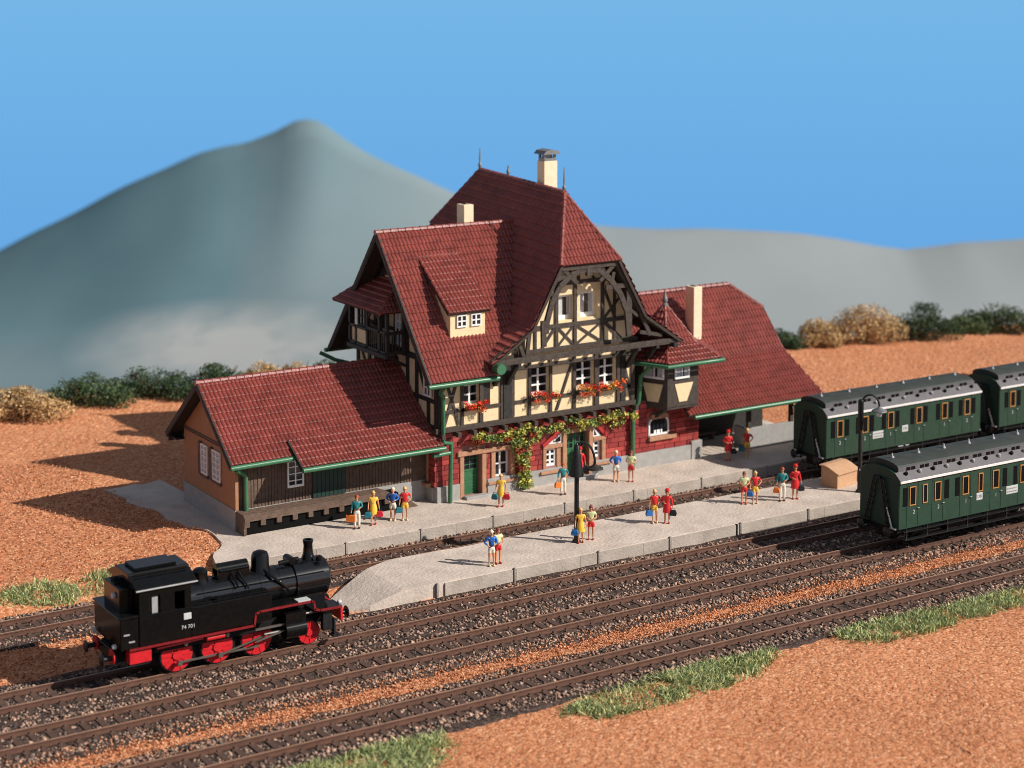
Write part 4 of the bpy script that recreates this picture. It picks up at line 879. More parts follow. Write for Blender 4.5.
roof_plane(mb, [(35.4, 81.25, 3.82), (46.6, 81.25, 3.82), (46.6, 85.2, ZS), (35.4, 85.2, ZS)]); roof_plane(mb, [(35.4, 89.2, 3.78), (46.6, 89.2, 3.78), (46.6, 85.2, ZS), (35.4, 85.2, ZS)])
roof_plane(mb, [(38.75, 80.35, 3.45), (46.6, 80.35, 3.45), (46.6, 82.05, 4.50), (38.75, 82.05, 4.50)])
ridge_tiles(mb, (35.4, 85.2, ZS+.03), (46.6, 85.2, ZS+.03)); rf = mb.build('roof', ['tile', 'underside'], SH)
mb = MB()
for s, ze in ((-1, 3.72), (1, 3.68)): mb.bar((35.46, 85.2+s*4.05, ze), (35.46, 85.2, ZS-.1), .09, .30, (0, -s*.82, -1))
mb.bar((38.76, 80.3, 3.40), (38.76, 81.9, 4.38), .08, .24, (0, .7, -1)); mb.box((35.5, 89.0, 3.4), (36.3, 89.15, 3.7)); mb.box((35.6, 88.3, 3.55), (36.1, 89.1, 3.62)); mb.split('verge_board', 'timber_black', rf)
pipe('gutter', [(35.42, 81.13, 3.72), (38.72, 81.13, 3.76)], .125, SH); pipe('gutter', [(38.75, 80.22, 3.36), (46.65, 80.22, 3.36)], .13, SH)
pipe('gutter', [(46.1, 80.5, 2.98), (47.15, 80.62, 2.98)], .11, SH)
pipe('downpipe', [(35.75, 81.2, 3.6), (36.35, 81.75, 3.2), (36.5, 81.85, 3.05), (36.5, 81.85, .36)], .12, SH)
# loading deck
DK = MB(); dk = []
y0, y1 = 81.12, 82.02
for i in range(4): DK.box((36.05, y0+i*.226, 1.24), (43.7, y0+i*.226+.216, 1.36))
DK.box((36.08, y0-.03, 1.02), (43.75, y0+.06, 1.25)); 
for i in range(10): x = 36.1+i*.84; DK.box((x, y0-.03, .75), (x+.26, y0+.2, 1.04))
DK.box((36.05, y0, .36), (36.2, 82.0, 1.24)); DK.prism([(43.7, y0, 1.36), (44.9, y0, .9), (44.9, y0, .8), (43.7, y0, 1.2)], (0, .9, 0)); DK.prism([(44.9, y0, .9), (45.6, y0, .36), (44.9, y0, .36)], (0, .9, 0)); DK.build('loading_deck', 'boards', SH, bevel=.01)
mb = MB(); mb.box((36.25, 81.22, .36), (44.5, 81.98, 1.2)); mb.build('deck_shade_block', 'dark', SH)  # black block standing in for the shade beneath the deck
# ================================================================== waiting shelter on the right
WA = thing('waiting_shelter', 'open waiting shelter under a broad red roof with pale chimney right of the station', 'shelter', (67, 83, .35))
mb = MB()
roof_plane(mb, [(60.5, 82.55, 5.40), (70.6, 82.55, 5.40), (70.45, 84.25, 7.56), (68.7, 85.3, 8.93), (60.5, 85.3, 8.93)])
roof_plane(mb, [(61.9, 80.1, 3.05), (71.6, 80.1, 3.05), (70.6, 82.56, 5.41), (61.9, 82.56, 5.41)], lip=.105, rh=.40)
roof_plane(mb, [(70.6, 88.05, 5.40), (60.5, 88.05, 5.40), (60.5, 85.3, 8.93), (68.7, 85.3, 8.93), (70.45, 86.35, 7.56)], udir=(1,0,0)); roof_plane(mb, [(71.6, 90.5, 3.05), (61.9, 90.5, 3.05), (61.9, 88.05, 5.41), (70.6, 88.05, 5.41)])
roof_plane(mb, [(70.45, 84.25, 7.56), (70.45, 86.35, 7.56), (68.7, 85.3, 8.93)])
ridge_tiles(mb, (60.6, 85.3, 8.97), (68.7, 85.3, 8.97)); ridge_tiles(mb, (70.45, 84.25, 7.6), (68.7, 85.3, 8.97), .1); ridge_tiles(mb, (70.45, 86.35, 7.6), (68.7, 85.3, 8.97), .1)
rf = mb.build('roof', ['tile', 'underside'], WA)
mb = MB()
for s in (-1, 1): mb.bar((71.55, 85.3+s*5.2, 2.95), (70.62, 85.3+s*2.75, 5.3), .08, .22, (0, -s, -1)); mb.bar((70.62, 85.3+s*2.75, 5.3), (70.47, 85.3+s*1.05, 7.46), .08, .22, (0, -s, -1))
mb.split('verge_board', 'timber_black', rf)
pipe('gutter', [(62.2, 79.98, 2.96), (71.65, 79.98, 2.99)], .125, WA)
cp = AY(697.5, 335, 83.35); mb = MB(); mb.box((cp[0]-.32, 83.3, 5.6), (cp[0]+.27, 84.1, 9.42)); mb.box((cp[0]-.15, 83.45, 9.42), (cp[0]+.1, 83.95, 9.45), 1); mb.build('chimney', ['chim', 'dark'], WA, bevel=.02)
mb = MB(); mb.box((66.75, 80.95, .3), (70.2, 81.2, 1.52)); mb.box((66.75, 81.2, .3), (66.95, 82.2, 1.5)); mb.box((66.8, 88.6, .3), (70.9, 88.9, 1.5)); mb.split('low_wall', 'plinth', WA, bevel=.02)
mb = MB()
for x, y, z0 in ((63.12, 81.2, 1.36), (66.9, 81.1, 1.5), (70.0, 81.1, 1.5), (70.4, 88.7, 1.4), (67.0, 88.7, 1.4), (63.8, 88.7, .35)): mb.box((x-.12, y-.1, z0), (x+.12, y+.1, 3.75)); mb.bar((x+.05, y, 3.3), (x+.5, y, 3.8), .1, .1, (0,1,0)); mb.bar((x-.05, y, 3.3), (x-.5, y, 3.8), .1, .1, (0,1,0))
mb.box((62.4, 81.0, 3.75), (70.6, 81.22, 3.9)); mb.box((62.4, 88.6, 3.75), (70.6, 88.8, 3.9)); mb.split('post', 'timber', WA, bevel=.01)
mb = MB(); mb.box((63.4, 84.25, .3), (70.55, 84.4, 5.3)); mb.box((63.35, 81.5, 1.2), (63.55, 84.3, 4.0)); mb.build('back_wall', 'timber_black', WA)
mb = MB(); x = 63.55
while x < 71.4: mb.box((x, 81.3 if x > 66.7 else 80.55, .30), (x+.42, 86.1, .385)); x += .45
mb.build('plank_floor', 'platform', WA, bevel=.01)
mb = MB(); mb.box((64.5, 83.6, .75), (66.6, 84.1, .84)); 
for x in (64.6, 66.4): mb.box((x, 83.65, .38), (x+.1, 84.05, .75))
mb.build('bench', 'boards', WA)
# ================================================================== plants on the front
IVY = [(.36, .38, .08), (.54, .49, .09), (.16, .24, .07), (.27, .33, .09), (.62, .55, .13), (.10, .15, .05)]
iv = thing('climbing_vine', 'yellow-green climbing vine trained up the stone wall and under the jetty', 'vine', (51.6, 80.8, .35))
st = MB(); st.tube([(51.75, 80.85, .36), (51.7, 80.85, 1.4), (51.85, 80.8, 2.6), (52.0, 80.75, 3.4)], [.06, .05, .045, .035], 6); st.tube([(48.9, 80.75, 3.55), (52, 80.72, 3.5), (55, 80.72, 3.6), (58.6, 80.72, 3.6)], .03, 6); st.build('stem', 'twig', iv)
mb = MB(); z = .55
while z < 3.5: leafcloud(mb, (51.62+.28*math.sin(z*1.7)+random.uniform(-.08, .08), 80.78, z), (.34+.1*math.sin(z*3), .2, .26), 80, .088, IVY if z < 2.4 else IVY[2:]+IVY[:1], shell=.4); z += .24
x = 48.7
while x < 58.6:
    if random.random() < .93: leafcloud(mb, (x+random.uniform(-.05, .05), 80.62, 3.48+.15*math.sin(x*2.1)+random.uniform(-.08, .08)), (.32, .22, random.uniform(.17, .30)), 66, .085, random.choice([IVY, IVY[:2]+IVY[4:5], IVY[2:4]+IVY[5:]]), shell=.4)
    x += .34
for x_, z_ in ((52.6, 3.1), (52.9, 3.4), (51.3, 3.1), (52.3, 2.9)): leafcloud(mb, (x_, 80.75, z_), (.3, .18, .25), 55, .075, IVY, shell=.4)
RL = [(.34, .05, .03), (.45, .10, .04), (.26, .05, .03)]
for x_, z_ in ((48.9, 3.3), (50.6, 3.2), (51.4, 2.5), (53.2, 3.3), (54.6, 3.45), (56.5, 3.4), (58.0, 3.45), (51.5, 1.6), (52.1, 3.3)): leafcloud(mb, (x_, 80.68, z_), (.34, .2, .22), 60, .09, RL, shell=.4)
for k_ in range(16): leafcloud(mb, (random.uniform(48.8, 58.4), 80.72, random.uniform(3.0, 3.5)), (.28, .16, .26), 34, .08, random.choice([IVY, IVY[2:4], RL+IVY]), shell=.4)
for z_ in (.7, 1.2, 1.8, 2.3, 2.8): leafcloud(mb, (51.7+random.uniform(-.3, .3), 80.72, z_), (.42, .24, .3), 70, .09, IVY, shell=.4)
mb.build('foliage', 'leaf', iv)
RED = [(.68, .02, .015), (.80, .06, .02), (.55, .015, .02), (.85, .14, .03)]; ORG = [(.88, .28, .04), (.85, .42, .08)]
for (a0, b0, a1, b1), lab, k in zip(uw, ('red geranium box under the small window left of the big posts', 'red geranium box with green trailing at its right end', 'orange-red geranium box left of the pair of neighbouring boxes', 'geranium box at the right, yellow in the middle and red at its end'), range(4)):
    c = (a0+a1)/2; o = thing('flower_box', lab, 'flower box', (c, 80.6, 5.1), 0, 'flower boxes under the upper windows')
    mb = MB(); mb.box((a0-.05, 80.48, 5.02), (a1+.05, 80.72, 5.24)); mb.build('box', 'timber', o, bevel=.01)
    mb = MB(); leafcloud(mb, (c, 80.52, 5.2), ((a1-a0)*.6, .22, .2), 90, .06, [(.10, .18, .03), (.22, .26, .05), (.40, .36, .06)], shell=.3)
    if k == 1: leafcloud(mb, (a1+.15, 80.5, 5.1), (.22, .15, .35), 80, .06, [(.30, .34, .06), (.45, .42, .08), (.18, .25, .05)], shell=.3)
    mb.build('leaves', 'leaf', o); mb = MB()
    for j in range(7):
        t = j/6; cl = RED if (k in (0, 1) or random.random() < .55) else ORG+RED[1:2]
        if k == 2 and t < .3: cl = ORG
        if k == 3 and .2 < t < .6: cl = ORG
        leafcloud(mb, (a0-.1+t*(a1-a0+.2), 80.45, 5.30+random.uniform(-.14, .16)), (.20, .17, .19), 52, .055, cl, shell=.4)
        if random.random() < .5: leafcloud(mb, (a0+t*(a1-a0), 80.42, 5.02), (.13, .12, .18), 22, .05, RED+ORG, shell=.4)
    mb.build('blossoms', 'petal', o)
# ================================================================== rolling stock
def txt(body, size, parent, loc, m, rot=(math.pi/2, 0, 0), name='lettering'):
    c = bpy.data.curves.new(name, 'FONT'); c.body = body; c.size = size; c.align_x = 'CENTER'; c.align_y = 'CENTER'; c.extrude = .004
    t = bpy.data.objects.new(name, c); dg = bpy.context.evaluated_depsgraph_get()
    me = bpy.data.meshes.new_from_object(t); bpy.data.objects.remove(t); me.materials.clear(); me.materials.append(M[m])
    o = bpy.data.objects.new(name, me); col.objects.link(o); o.parent = parent; off = OFF[parent.name]
    o.location = (loc[0]-off[0], loc[1]-off[1], loc[2]-off[2]); o.rotation_euler = rot; OFF[o.name] = off; return o
def wheel(parent, x, y, r, z=None, red=False, spokes=10, side=-1, name='wheel'):
    """disc wheel standing on the rail; side = -1 shows its face towards -y"""
    mb = MB(); z = r if z is None else z
    mb.lathe((x, y, z), [(r*.90, -.065), (r, -.06), (r, .05), (r*1.05, .055), (r*1.05, .085), (r*.9, .09)], 28, 0, 'y')
    w_ = mb.build(name, 'iron' if red else 'under', parent, True)
    mb = MB(); mb.lathe((x, y, z), [(r*.93, -.085), (r*.93, .05)], 28, 0, 'y')
    if red:
        mb.lathe((x, y, z), [(r*.27, -.15), (r*.27, .06)], 16, 0, 'y')
        for i in range(spokes): a = 2*math.pi*i/spokes; mb.bar((x+math.cos(a)*r*.2, y-.06, z+math.sin(a)*r*.2), (x+math.cos(a)*r*.88, y-.06, z+math.sin(a)*r*.88), r*.12, .09, (0,1,0))
        pass
    mb.build('wheel_disc', 'loco_red' if red else 'under', w_, False)
    return w_
def buffer(parent, x, y, z, s, m='iron'):
    mb = MB(); mb.cyl((x, y, z), (x+s*.35, y, z), .10, 12); mb.lathe((x+s*.35, y, z), [(.23, 0), (.25, s*.03), (.20, s*.07), (.05, s*.09)], 16, 0, 'x'); return mb.build('buffer', m, parent, True)
# ------------------------------------------------------------------ steam locomotive
YB_ = 68.22
LO = thing('steam_locomotive', 'black tank steam locomotive with red wheels standing on its track', 'locomotive', (28.8, YB_, 0))
Y = lambda d: YB_+d
wx = [27.05, 28.75, 30.45]; lw = 32.75
for x in wx:
    for s in (-1, 1): wheel(LO, x, Y(s*.74), .70, red=True)
for s in (-1, 1): wheel(LO, lw, Y(s*.74), .50, red=True, spokes=9)
mb = MB(); mb.box((24.5, Y(-.55), .75), (33.6, Y(.55), 1.45)); mb.box((26.2, Y(-.62), .35), (31.5, Y(.62), .8)); mb.cyl((26, Y(-.7), .73), (26, Y(.7), .73), .1); mb.build('frame', 'under', LO)
for s in (-1, 1): mb = MB(); mb.box((26.1, Y(s*.93), 1.0), (31.3, Y(s*.96), 1.46)); mb.build('wheel_shade_plate', 'under', LO)  # black plates added to imitate running-plate shade over the upper wheels
mb = MB(); mb.cyl((27.5, Y(0), 2.52), (32.3, Y(0), 2.52), .72, 28); 
for x in (28.3, 29.5, 30.75, 31.6): mb.cyl((x, Y(0), 2.52), (x+.06, Y(0), 2.52), .735, 28)
bo = mb.build('boiler', 'loco_shell', LO, True)
mb = MB(); mb.lathe((32.3, Y(0), 2.52), [(.80, 0), (.80, 1.45), (.74, 1.52), (.3, 1.58), (.08, 1.66)], 28, 0, 'x'); mb.box((32.4, Y(-.6), 1.5), (33.6, Y(.6), 2.2)); mb.cyl((33.86, Y(-.5), 2.6), (33.95, Y(.45), 2.6), .035, 6); mb.build('smokebox', 'loco_shell', LO, True)
mb = MB(); mb.lathe((33.15, Y(0), 3.42), [(.34, -.22), (.21, .1), (.185, .45), (.22, .60), (.22, .66), (.15, .66), (.15, .3)], 18); mb.build('chimney', 'loco', LO, True)
mb = MB(); mb.lathe((31.0, Y(0), 3.25), [(.46, -.16), (.37, .12), (.36, .52), (.30, .66), (.16, .73), (.02, .75)], 20); mb.build('steam_dome', 'loco', LO, True)
mb = MB(); mb.box((29.05, Y(-.32), 3.0), (30.4, Y(.32), 3.55)); mb.cyl((29.05, Y(0), 3.5), (30.4, Y(0), 3.5), .26, 14); mb.cyl((29.1, Y(-.35), 3.55), (30.35, Y(-.35), 3.55), .05, 8); mb.build('sand_box', 'loco', LO, True)
mb = MB(); mb.lathe((28.4, Y(0), 3.25), [(.38, -.16), (.31, .1), (.31, .34), (.2, .45), (.02, .48)], 18); mb.cyl((28.05, Y(.2), 3.3), (28.05, Y(.2), 3.75), .05, 8); mb.build('sand_dome', 'loco', LO, True)
mb = MB()      # fittings on the boiler and smokebox
mb.cyl((32.3, Y(-.3), 3.4), (32.3, Y(.3), 3.4), .16, 10); mb.cyl((31.75, Y(-.2), 3.38), (32.6, Y(-.2), 3.42), .10, 10); mb.cyl((28.0, Y(-.66), 2.90), (33.5, Y(-.74), 2.90), .025, 6); mb.tube([(31.0, Y(-.36), 3.3), (31.3, Y(-.75), 3.0), (31.9, Y(-.88), 2.4)], .06, 8); mb.tube([(29.6, Y(-.4), 3.4), (29.7, Y(-.8), 2.9)], .045, 6); mb.tube([(29.9, Y(-.4), 3.4), (30.15, Y(-.82), 2.8)], .045, 6)
mb.lathe((33.4, Y(-.5), 3.3), [(.13, 0), (.13, .16), (.05, .2)], 10); mb.build('boiler_fittings', 'loco', LO, True)
for s in (-1, 1):
    mb = MB(); mb.box((27.4, Y(s*.80), 1.55), (30.85, Y(s*1.48), 2.72)); tk = mb.build('side_tank', 'loco', LO, bevel=.04)
    mb = MB(); mb.cyl((28.6, Y(s*1.15), 2.72), (28.6, Y(s*1.15), 2.82), .18, 12); mb.cyl((27.6, Y(s*1.44), 2.78), (30.7, Y(s*1.44), 2.78), .025, 6); mb.build('tank_rail', 'loco', tk)
    rn = MB(); y = s*1.48
    prof = [(24.9, 1.50), (30.05, 1.50), (30.12, 1.95), (30.3, 2.02), (32.55, 2.02), (32.66, 1.98), (32.72, 1.66), (32.95, 1.58), (33.9, 1.56)]
    for p, q in zip(prof[:-1], prof[1:]):
        rn.bar((p[0], Y(s*1.49), p[1]), (q[0], Y(s*1.49), q[1]), .06, .085, (0,0,1) if abs(q[0]-p[0]) > .1 else (1,0,0), 0, .02)
    rn.build('footplate_edge', 'frame_red', LO)
    mb = MB(); mb.box((24.9, Y(s*.6), 1.45), (30.1, Y(s*1.46), 1.54)); mb.box((30.15, Y(s*.6), 1.96), (32.6, Y(s*1.46), 2.05)); mb.box((32.7, Y(s*.6), 1.50), (33.95, Y(s*1.46), 1.60)); mb.build('footplate', 'loco', LO)
    mb = MB(); mb.box((32.0, Y(s*1.05), 2.06), (32.55, Y(s*1.45), 2.10)); mb.build('step_plate', 'plate', LO)
    mb = MB(); mb.cyl((31.45, Y(s*1.2), .95), (32.35, Y(s*1.2), .95), .36, 18); mb.box((31.45, Y(s*.9), 1.2), (32.35, Y(s*1.42), 1.66)); mb.build('cylinder', 'loco', LO, True)
    mb = MB(); z = .73-.28
    mb.bar((wx[0], Y(s*1.0), z), (wx[2], Y(s*1.0), z), .04, .08, (0,0,1)); mb.bar((wx[1], Y(s*1.12), z), (31.0, Y(s*1.12), .95), .04, .07, (0,0,1)); mb.cyl((30.6, Y(s*1.2), .95), (31.45, Y(s*1.2), .95), .05, 8)
    mb.bar((30.2, Y(s*1.25), 1.22), (31.45, Y(s*1.25), 1.22), .07, .08, (0,0,1)); mb.bar((30.2, Y(s*1.3), .75), (31.4, Y(s*1.3), .98), .05, .07, (0,0,1)); mb.cyl((31.6, Y(s*1.3), 1.52), (32.75, Y(s*1.3), 1.50), .05, 8); mb.ell((31.6, Y(s*1.3), 1.52), (.1, .1, .1), 8, 6)
    for x in (wx[0], wx[1]): mb.cyl((x, Y(s*1.0), z), (x, Y(s*1.18), z), .10, 10)
    mb.cyl((27.3, Y(s*1.05), 1.2), (27.3, Y(s*1.2), 1.2), .08, 8); mb.cyl((29.05, Y(s*1.05), 1.22), (29.05, Y(s*1.2), 1.22), .08, 8)
    mb.build('coupling_rod', 'rod', LO)
    mb = MB(); mb.box((24.9, Y(s*1.0), .88), (25.8, Y(s*1.40), 1.42)); mb.build('step_box', 'loco_red', LO, bevel=.03)
    mb = MB(); mb.cyl((28.1, Y(s*1.3), 1.30), (28.85, Y(s*1.3), 1.30), .11, 10); mb.cyl((26.1, Y(s*1.2), 1.25), (28.0, Y(s*1.2), 1.30), .05, 8); mb.build('air_reservoir', 'loco_red', LO)
# cab and bunker
mb = MB(); mb.box((25.3, Y(-1.46), 1.55), (25.42, Y(1.46), 3.75)); mb.box((27.3, Y(-1.46), 1.55), (27.42, Y(1.46), 3.75))
for s in (-1, 1):
    mb.box((25.3, Y(s*1.40), 1.55), (27.42, Y(s*1.47), 2.75)); mb.box((25.3, Y(s*1.40), 3.45), (27.42, Y(s*1.47), 3.78))
    for x0_, x1_ in ((25.3, 25.75), (26.15, 26.75), (27.15, 27.42)): mb.box((x0_, Y(s*1.40), 2.75), (x1_, Y(s*1.47), 3.45))
cab = mb.build('cab', 'loco', LO, bevel=.015)
mb = MB(); mb.box((25.85, Y(-1.38), 2.75), (26.1, Y(-1.30), 3.4)); mb.build('cab_curtain', 'vent', cab)
mb = MB(); mb.box((25.5, Y(-1.3), 1.6), (27.2, Y(1.3), 2.7)); mb.box((25.5, Y(-1.1), 2.7), (25.6, Y(1.1), 3.6)); mb.build('cab_interior', 'dark', cab)
mb = MB(); prof = [(-1.56, 3.72), (-1.50, 3.82), (-1.1, 4.02), (-.75, 4.12), (-.68, 4.22), (.68, 4.22), (.75, 4.12), (1.1, 4.02), (1.50, 3.82), (1.56, 3.72)]
mb.prism([(25.15, Y(a), b) for a, b in prof], (2.5, 0, 0)); mb.box((25.5, Y(-.55), 4.22), (27.2, Y(.55), 4.34)); mb.box((25.3, Y(-.9), 4.12), (27.5, Y(-.86), 4.22)); mb.build('cab_roof', 'loco', cab, bevel=.02)
mb = MB(); mb.cyl((25.15, Y(-1.56), 3.76), (27.66, Y(-1.56), 3.76), .035, 8); mb.build('roof_edge', 'vent', cab)  # pale line along the near eave, its highlight put in as colour
mb = MB(); mb.box((24.55, Y(-1.42), 1.5), (25.3, Y(1.42), 2.72)); mb.prism([(24.55, Y(-1.45), 2.68), (25.3, Y(-1.45), 2.68), (25.3, Y(-1.45), 2.80), (24.45, Y(-1.45), 2.80)], (0, 2.9, 0)); mb.box((24.75, Y(-.85), 2.78), (25.3, Y(.85), 3.72)); bk = mb.build('bunker', 'loco', LO, bevel=.03)
mb = MB(); leafcloud(mb, (25.05, Y(0), 3.7), (.25, .7, .12), 160, .08, [(.012, .012, .012), (.03, .03, .03), (.006, .006, .006)], shell=.2); mb.build('coal', 'stone', bk)
mb = MB(); mb.cyl((24.65, Y(-.3), 3.35), (24.77, Y(-.3), 3.35), .12, 12); mb.build('lamp', 'plate', bk, True)
mb = MB(); mb.box((24.40, Y(-1.15), .98), (24.5, Y(1.15), 1.40)); bbm = mb.build('buffer_beam', 'loco', LO, bevel=.02)
for s in (-1, 1): mb = MB(); mb.lathe((24.36, Y(s*.9), 1.18), [(.30, 0), (.30, .05)], 16, 0, 'x'); mb.build('buffer_plate', 'loco_red', bbm)
mb = MB(); mb = MB(); mb.box((33.95, Y(-1.30), .92), (34.07, Y(1.30), 1.45)); mb.build('buffer_beam', 'loco_red', LO, bevel=.02)
for s in (-1, 1): buffer(LO, 24.36, Y(s*.88), 1.12, -1); buffer(LO, 34.05, Y(s*.88), 1.08, 1)
mb = MB()
for x, s in ((24.40, -1), (34.0, -1), (24.40, 1), (34.0, 1)): mb.lathe((x, Y(s*1.1), 1.62), [(.08, -.06), (.10, 0), (.10, .07), (.04, .09)], 12, 0, 'x')
mb.build('headlamp', 'plate', LO, True)
mb = MB(); mb.box((33.7, Y(-1.2), .3), (33.78, Y(-1.0), 1.0)); mb.box((33.6, Y(-1.3), .28), (33.95, Y(-.95), .34)); mb.tube([(33.9, Y(-.3), .95), (34.2, Y(-.3), .6), (34.15, Y(-.3), .35)], .035, 6); mb.box((33.2, Y(-1.25), .6), (33.6, Y(-1.0), 1.5)); mb.split('front_step', 'iron', LO)
pt = AY(187.5, 616, Y(-1.49)); mb = MB(); mb.box((pt[0]-.16, Y(-1.51), pt[2]-.13), (pt[0]+.16, Y(-1.485), pt[2]+.13)); em = mb.build('emblem_plate', 'plate', LO, bevel=.012)
txt('74 701', .21, LO, (pt[0]+.02, Y(-1.515), pt[2]-.42), 'plate')
mb = MB()
for x, z in ((24.8, 2.1), (25.0, 1.8)): mb.box((x-.12, Y(-1.445), z-.03), (x+.12, Y(-1.42), z+.03))
mb.build('data_plate', 'vent', LO)

# ------------------------------------------------------------------ compartment coaches
def coach(label, x0, yc, length, wins, doors, plates, digits, roof_seed, vents, x_vis=None):
    """x0 = left end; wins: (x, width, kind) with kind d(ark) or o(range door light)"""
    c = thing('passenger_coach', label, 'coach', (x0+length/2, yc, 0), 0, 'green passenger coaches'); Y_ = lambda d: yc+d; x1 = x0+length; H0, H1, hw = 1.20, 3.42, 1.32
    def arch(w, z, rise, n=10): return [(w*math.cos(math.pi*i/n), z+rise*math.sin(math.pi*i/n)) for i in range(n+1)]
    mb = MB(); prof = [(-hw, H0), (hw, H0), (hw, H1)]+arch(hw, H1, .58)[1:-1]+[(-hw, H1)]
    mb.prism([(x0, Y_(a), b) for a, b in prof], (length, 0, 0)); body = mb.build('body', 'coach', c)
    mb = MB()      # end walls a shade proud, with panel ribs, steps and grab rails
    for xe, s in ((x0, -1), (x1, 1)):
        mb = MB(); mb.prism([(xe, Y_(a*.985), b) for a, b in prof], (s*.03, 0, 0)); mb.build('end_wall', 'coach_dark', c)
    for xe, s in ((x0, -1), (x1, 1)):
        mb = MB(); X_ = xe+s*.10
        for yy in (-.45, .45): mb.bar((X_, Y_(yy*.75), 3.5), (X_, Y_(yy*2.0), 1.25), .05, .05, (1,0,0)); mb.bar((X_, Y_(yy*.2), 3.5), (X_, Y_(yy*1.35), 1.2), .05, .05, (1,0,0))
        for i in range(7): t = i/6; z = 3.4-2.05*t; mb.bar((X_+s*.03, Y_(-(.10+.52*t)-.0), z), (X_+s*.03, Y_(-(.34+.56*t)), z), .10, .03, (0,0,1)); mb.bar((X_+s*.03, Y_(.10+.52*t), z), (X_+s*.03, Y_(.34+.56*t), z), .10, .03, (0,0,1))
        mb.cyl((X_, Y_(-.15), 3.42), (X_, Y_(.15), 3.42), .09, 8); mb.build('end_ladder', 'iron', c)
        mb = MB(); mb.bar((X_+s*.03, Y_(-.62), 2.15), (X_+s*.03, Y_(-.98), 1.22), .06, .05, (1,0,0)); mb.box((X_-.04, Y_(-1.2), 1.17), (X_+.06, Y_(-.85), 1.24)); mb.build('end_handrail', 'silver', c)
        for yy in (-.88, .88): buffer(c, xe, Y_(yy), 1.05, s)
        mb = MB(); mb.tube([(xe, Y_(0), .95), (xe+s*.4, Y_(0), .75), (xe+s*.5, Y_(0), .95)], .05, 6); mb.build('coupling', 'iron', c)
    # roof: silver edge, sloping skirt, low clerestory step and an arched top
    ov = .02; mb = MB()
    for s in (-1, 1): mb.box((x0-ov, Y_(s*1.33), H1-.02), (x1+ov, Y_(s*1.43), H1+.10))
    mb.build('roof_edge', 'silver', c, bevel=.01)
    mb = MB()
    mb.prism([(x0-ov, Y_(a), b) for a, b in [(-1.40, H1+.10), (-1.0, H1+.43), (-.98, H1+.3), (.98, H1+.3), (1.0, H1+.43), (1.40, H1+.10)]], (length+2*ov, 0, 0)); mb.build('roof_skirt', 'coach_slope', c)
    mb = MB(); top = [(-.98, H1+.42), (-.98, H1+.60)]+[(-.98*math.cos(math.pi*i/8), H1+.60+.24*math.sin(math.pi*i/8)) for i in range(1, 8)]+[(.98, H1+.60), (.98, H1+.42)]
    mb.prism([(x0+.22, Y_(a), b) for a, b in top], (length-.44, 0, 0)); rf_ = mb.build('roof', 'coach_roof', c, True, angle=30)
    
    k = vents; cs_ = {}
    for s in (-1, 1): cs_[s] = MB(); cs_[s].box((x0+.2, Y_(s*.975), H1+.40), (x1-.2, Y_(s*1.005), H1+.63))
    for i in range(k):
        x = x0+.75+(length-1.5)*i/(k-1); mb = MB(); mb.lathe((x, Y_(0), H1+.80), [(.11, 0), (.10, .08), (.045, .14), (.04, .24), (.02, .26)], 10); mb.build('roof_vent', 'vent', c, True)
    k2 = k*2-1
    for i in range(k2):
        x = x0+.55+(length-1.1)*i/(k2-1); mb = MB(); mb.lathe((x, Y_(-1.16), H1+.30), [(.085, 0), (.10, .10), (.04, .16)], 10); mb.build('skirt_vent', 'under' if i % 2 == 0 else 'vent', c, True)
    for i in range(k2-1):
        x = x0+.55+(length-1.1)*(i+.5)/(k2-1)
        for s in (-1, 1): cs_[s].box((x-.28, Y_(s*1.0), H1+.44), (x-.03, Y_(s*1.018), H1+.595), 1); cs_[s].box((x+.03, Y_(s*1.0), H1+.44), (x+.28, Y_(s*1.018), H1+.595), 1)
    for s in (-1, 1): cs_[s].build('clerestory_side', ['coach_slope', 'dark'], rf_)
    for x, w_, kd in wins:
        for s in (-1, 1):
            mb = MB(); a, b = x-w_/2, x+w_/2; z0, z1 = 2.26, 3.16; yy = lambda t: Y_(s*(hw+t))
            fr = .042
            if kd == 'd':
                mb.box((a, yy(.0), z0), (b, yy(.012), z1)); mb.build('window_pane', 'dark', c); continue
            mb.box((a-.0, yy(.0), z0), (a+fr, yy(.035), z1)); mb.box((b-fr, yy(0), z0), (b, yy(.035), z1)); mb.box((a+fr, yy(0), z0), (b-fr, yy(.034), z0+fr)); mb.box((a+fr, yy(0), z1-fr), (b-fr, yy(.034), z1))
            f = mb.build('window', 'orange_frame' if kd == 'o' else 'coach_dark', c)
            mb = MB(); mb.box((a+.01, yy(-.01), z0+.01), (b-.01, yy(.012), z1-.01)); 
            mb.build('pane', ['dark', 'orange_frame'], f)
    lines = MB()
    for x in doors:
        for dx in (-.36, .36): lines.box((x+dx-.008, Y_(-hw-.012), H0+.05), (x+dx+.008, Y_(-hw+.01), H1-.05))
        lines.box((x-.3, Y_(-hw-.02), 3.2), (x+.3, Y_(-hw), 3.235)); lines.box((x-.62, Y_(-hw-.02), 2.12), (x-.36, Y_(-hw), 2.15))
    lines.build('door_seam', 'coach_dark', c)
    hd = MB()
    for x in doors: hd.cyl((x+.28, Y_(-hw-.06), 2.1), (x+.40, Y_(-hw-.06), 2.1), .022, 6)
    hd.build('door_handle', 'vent', c)
    for x, ch in digits: txt(ch, .27, c, (x, Y_(-hw-.012), 1.93), 'plate', name='class_numeral')
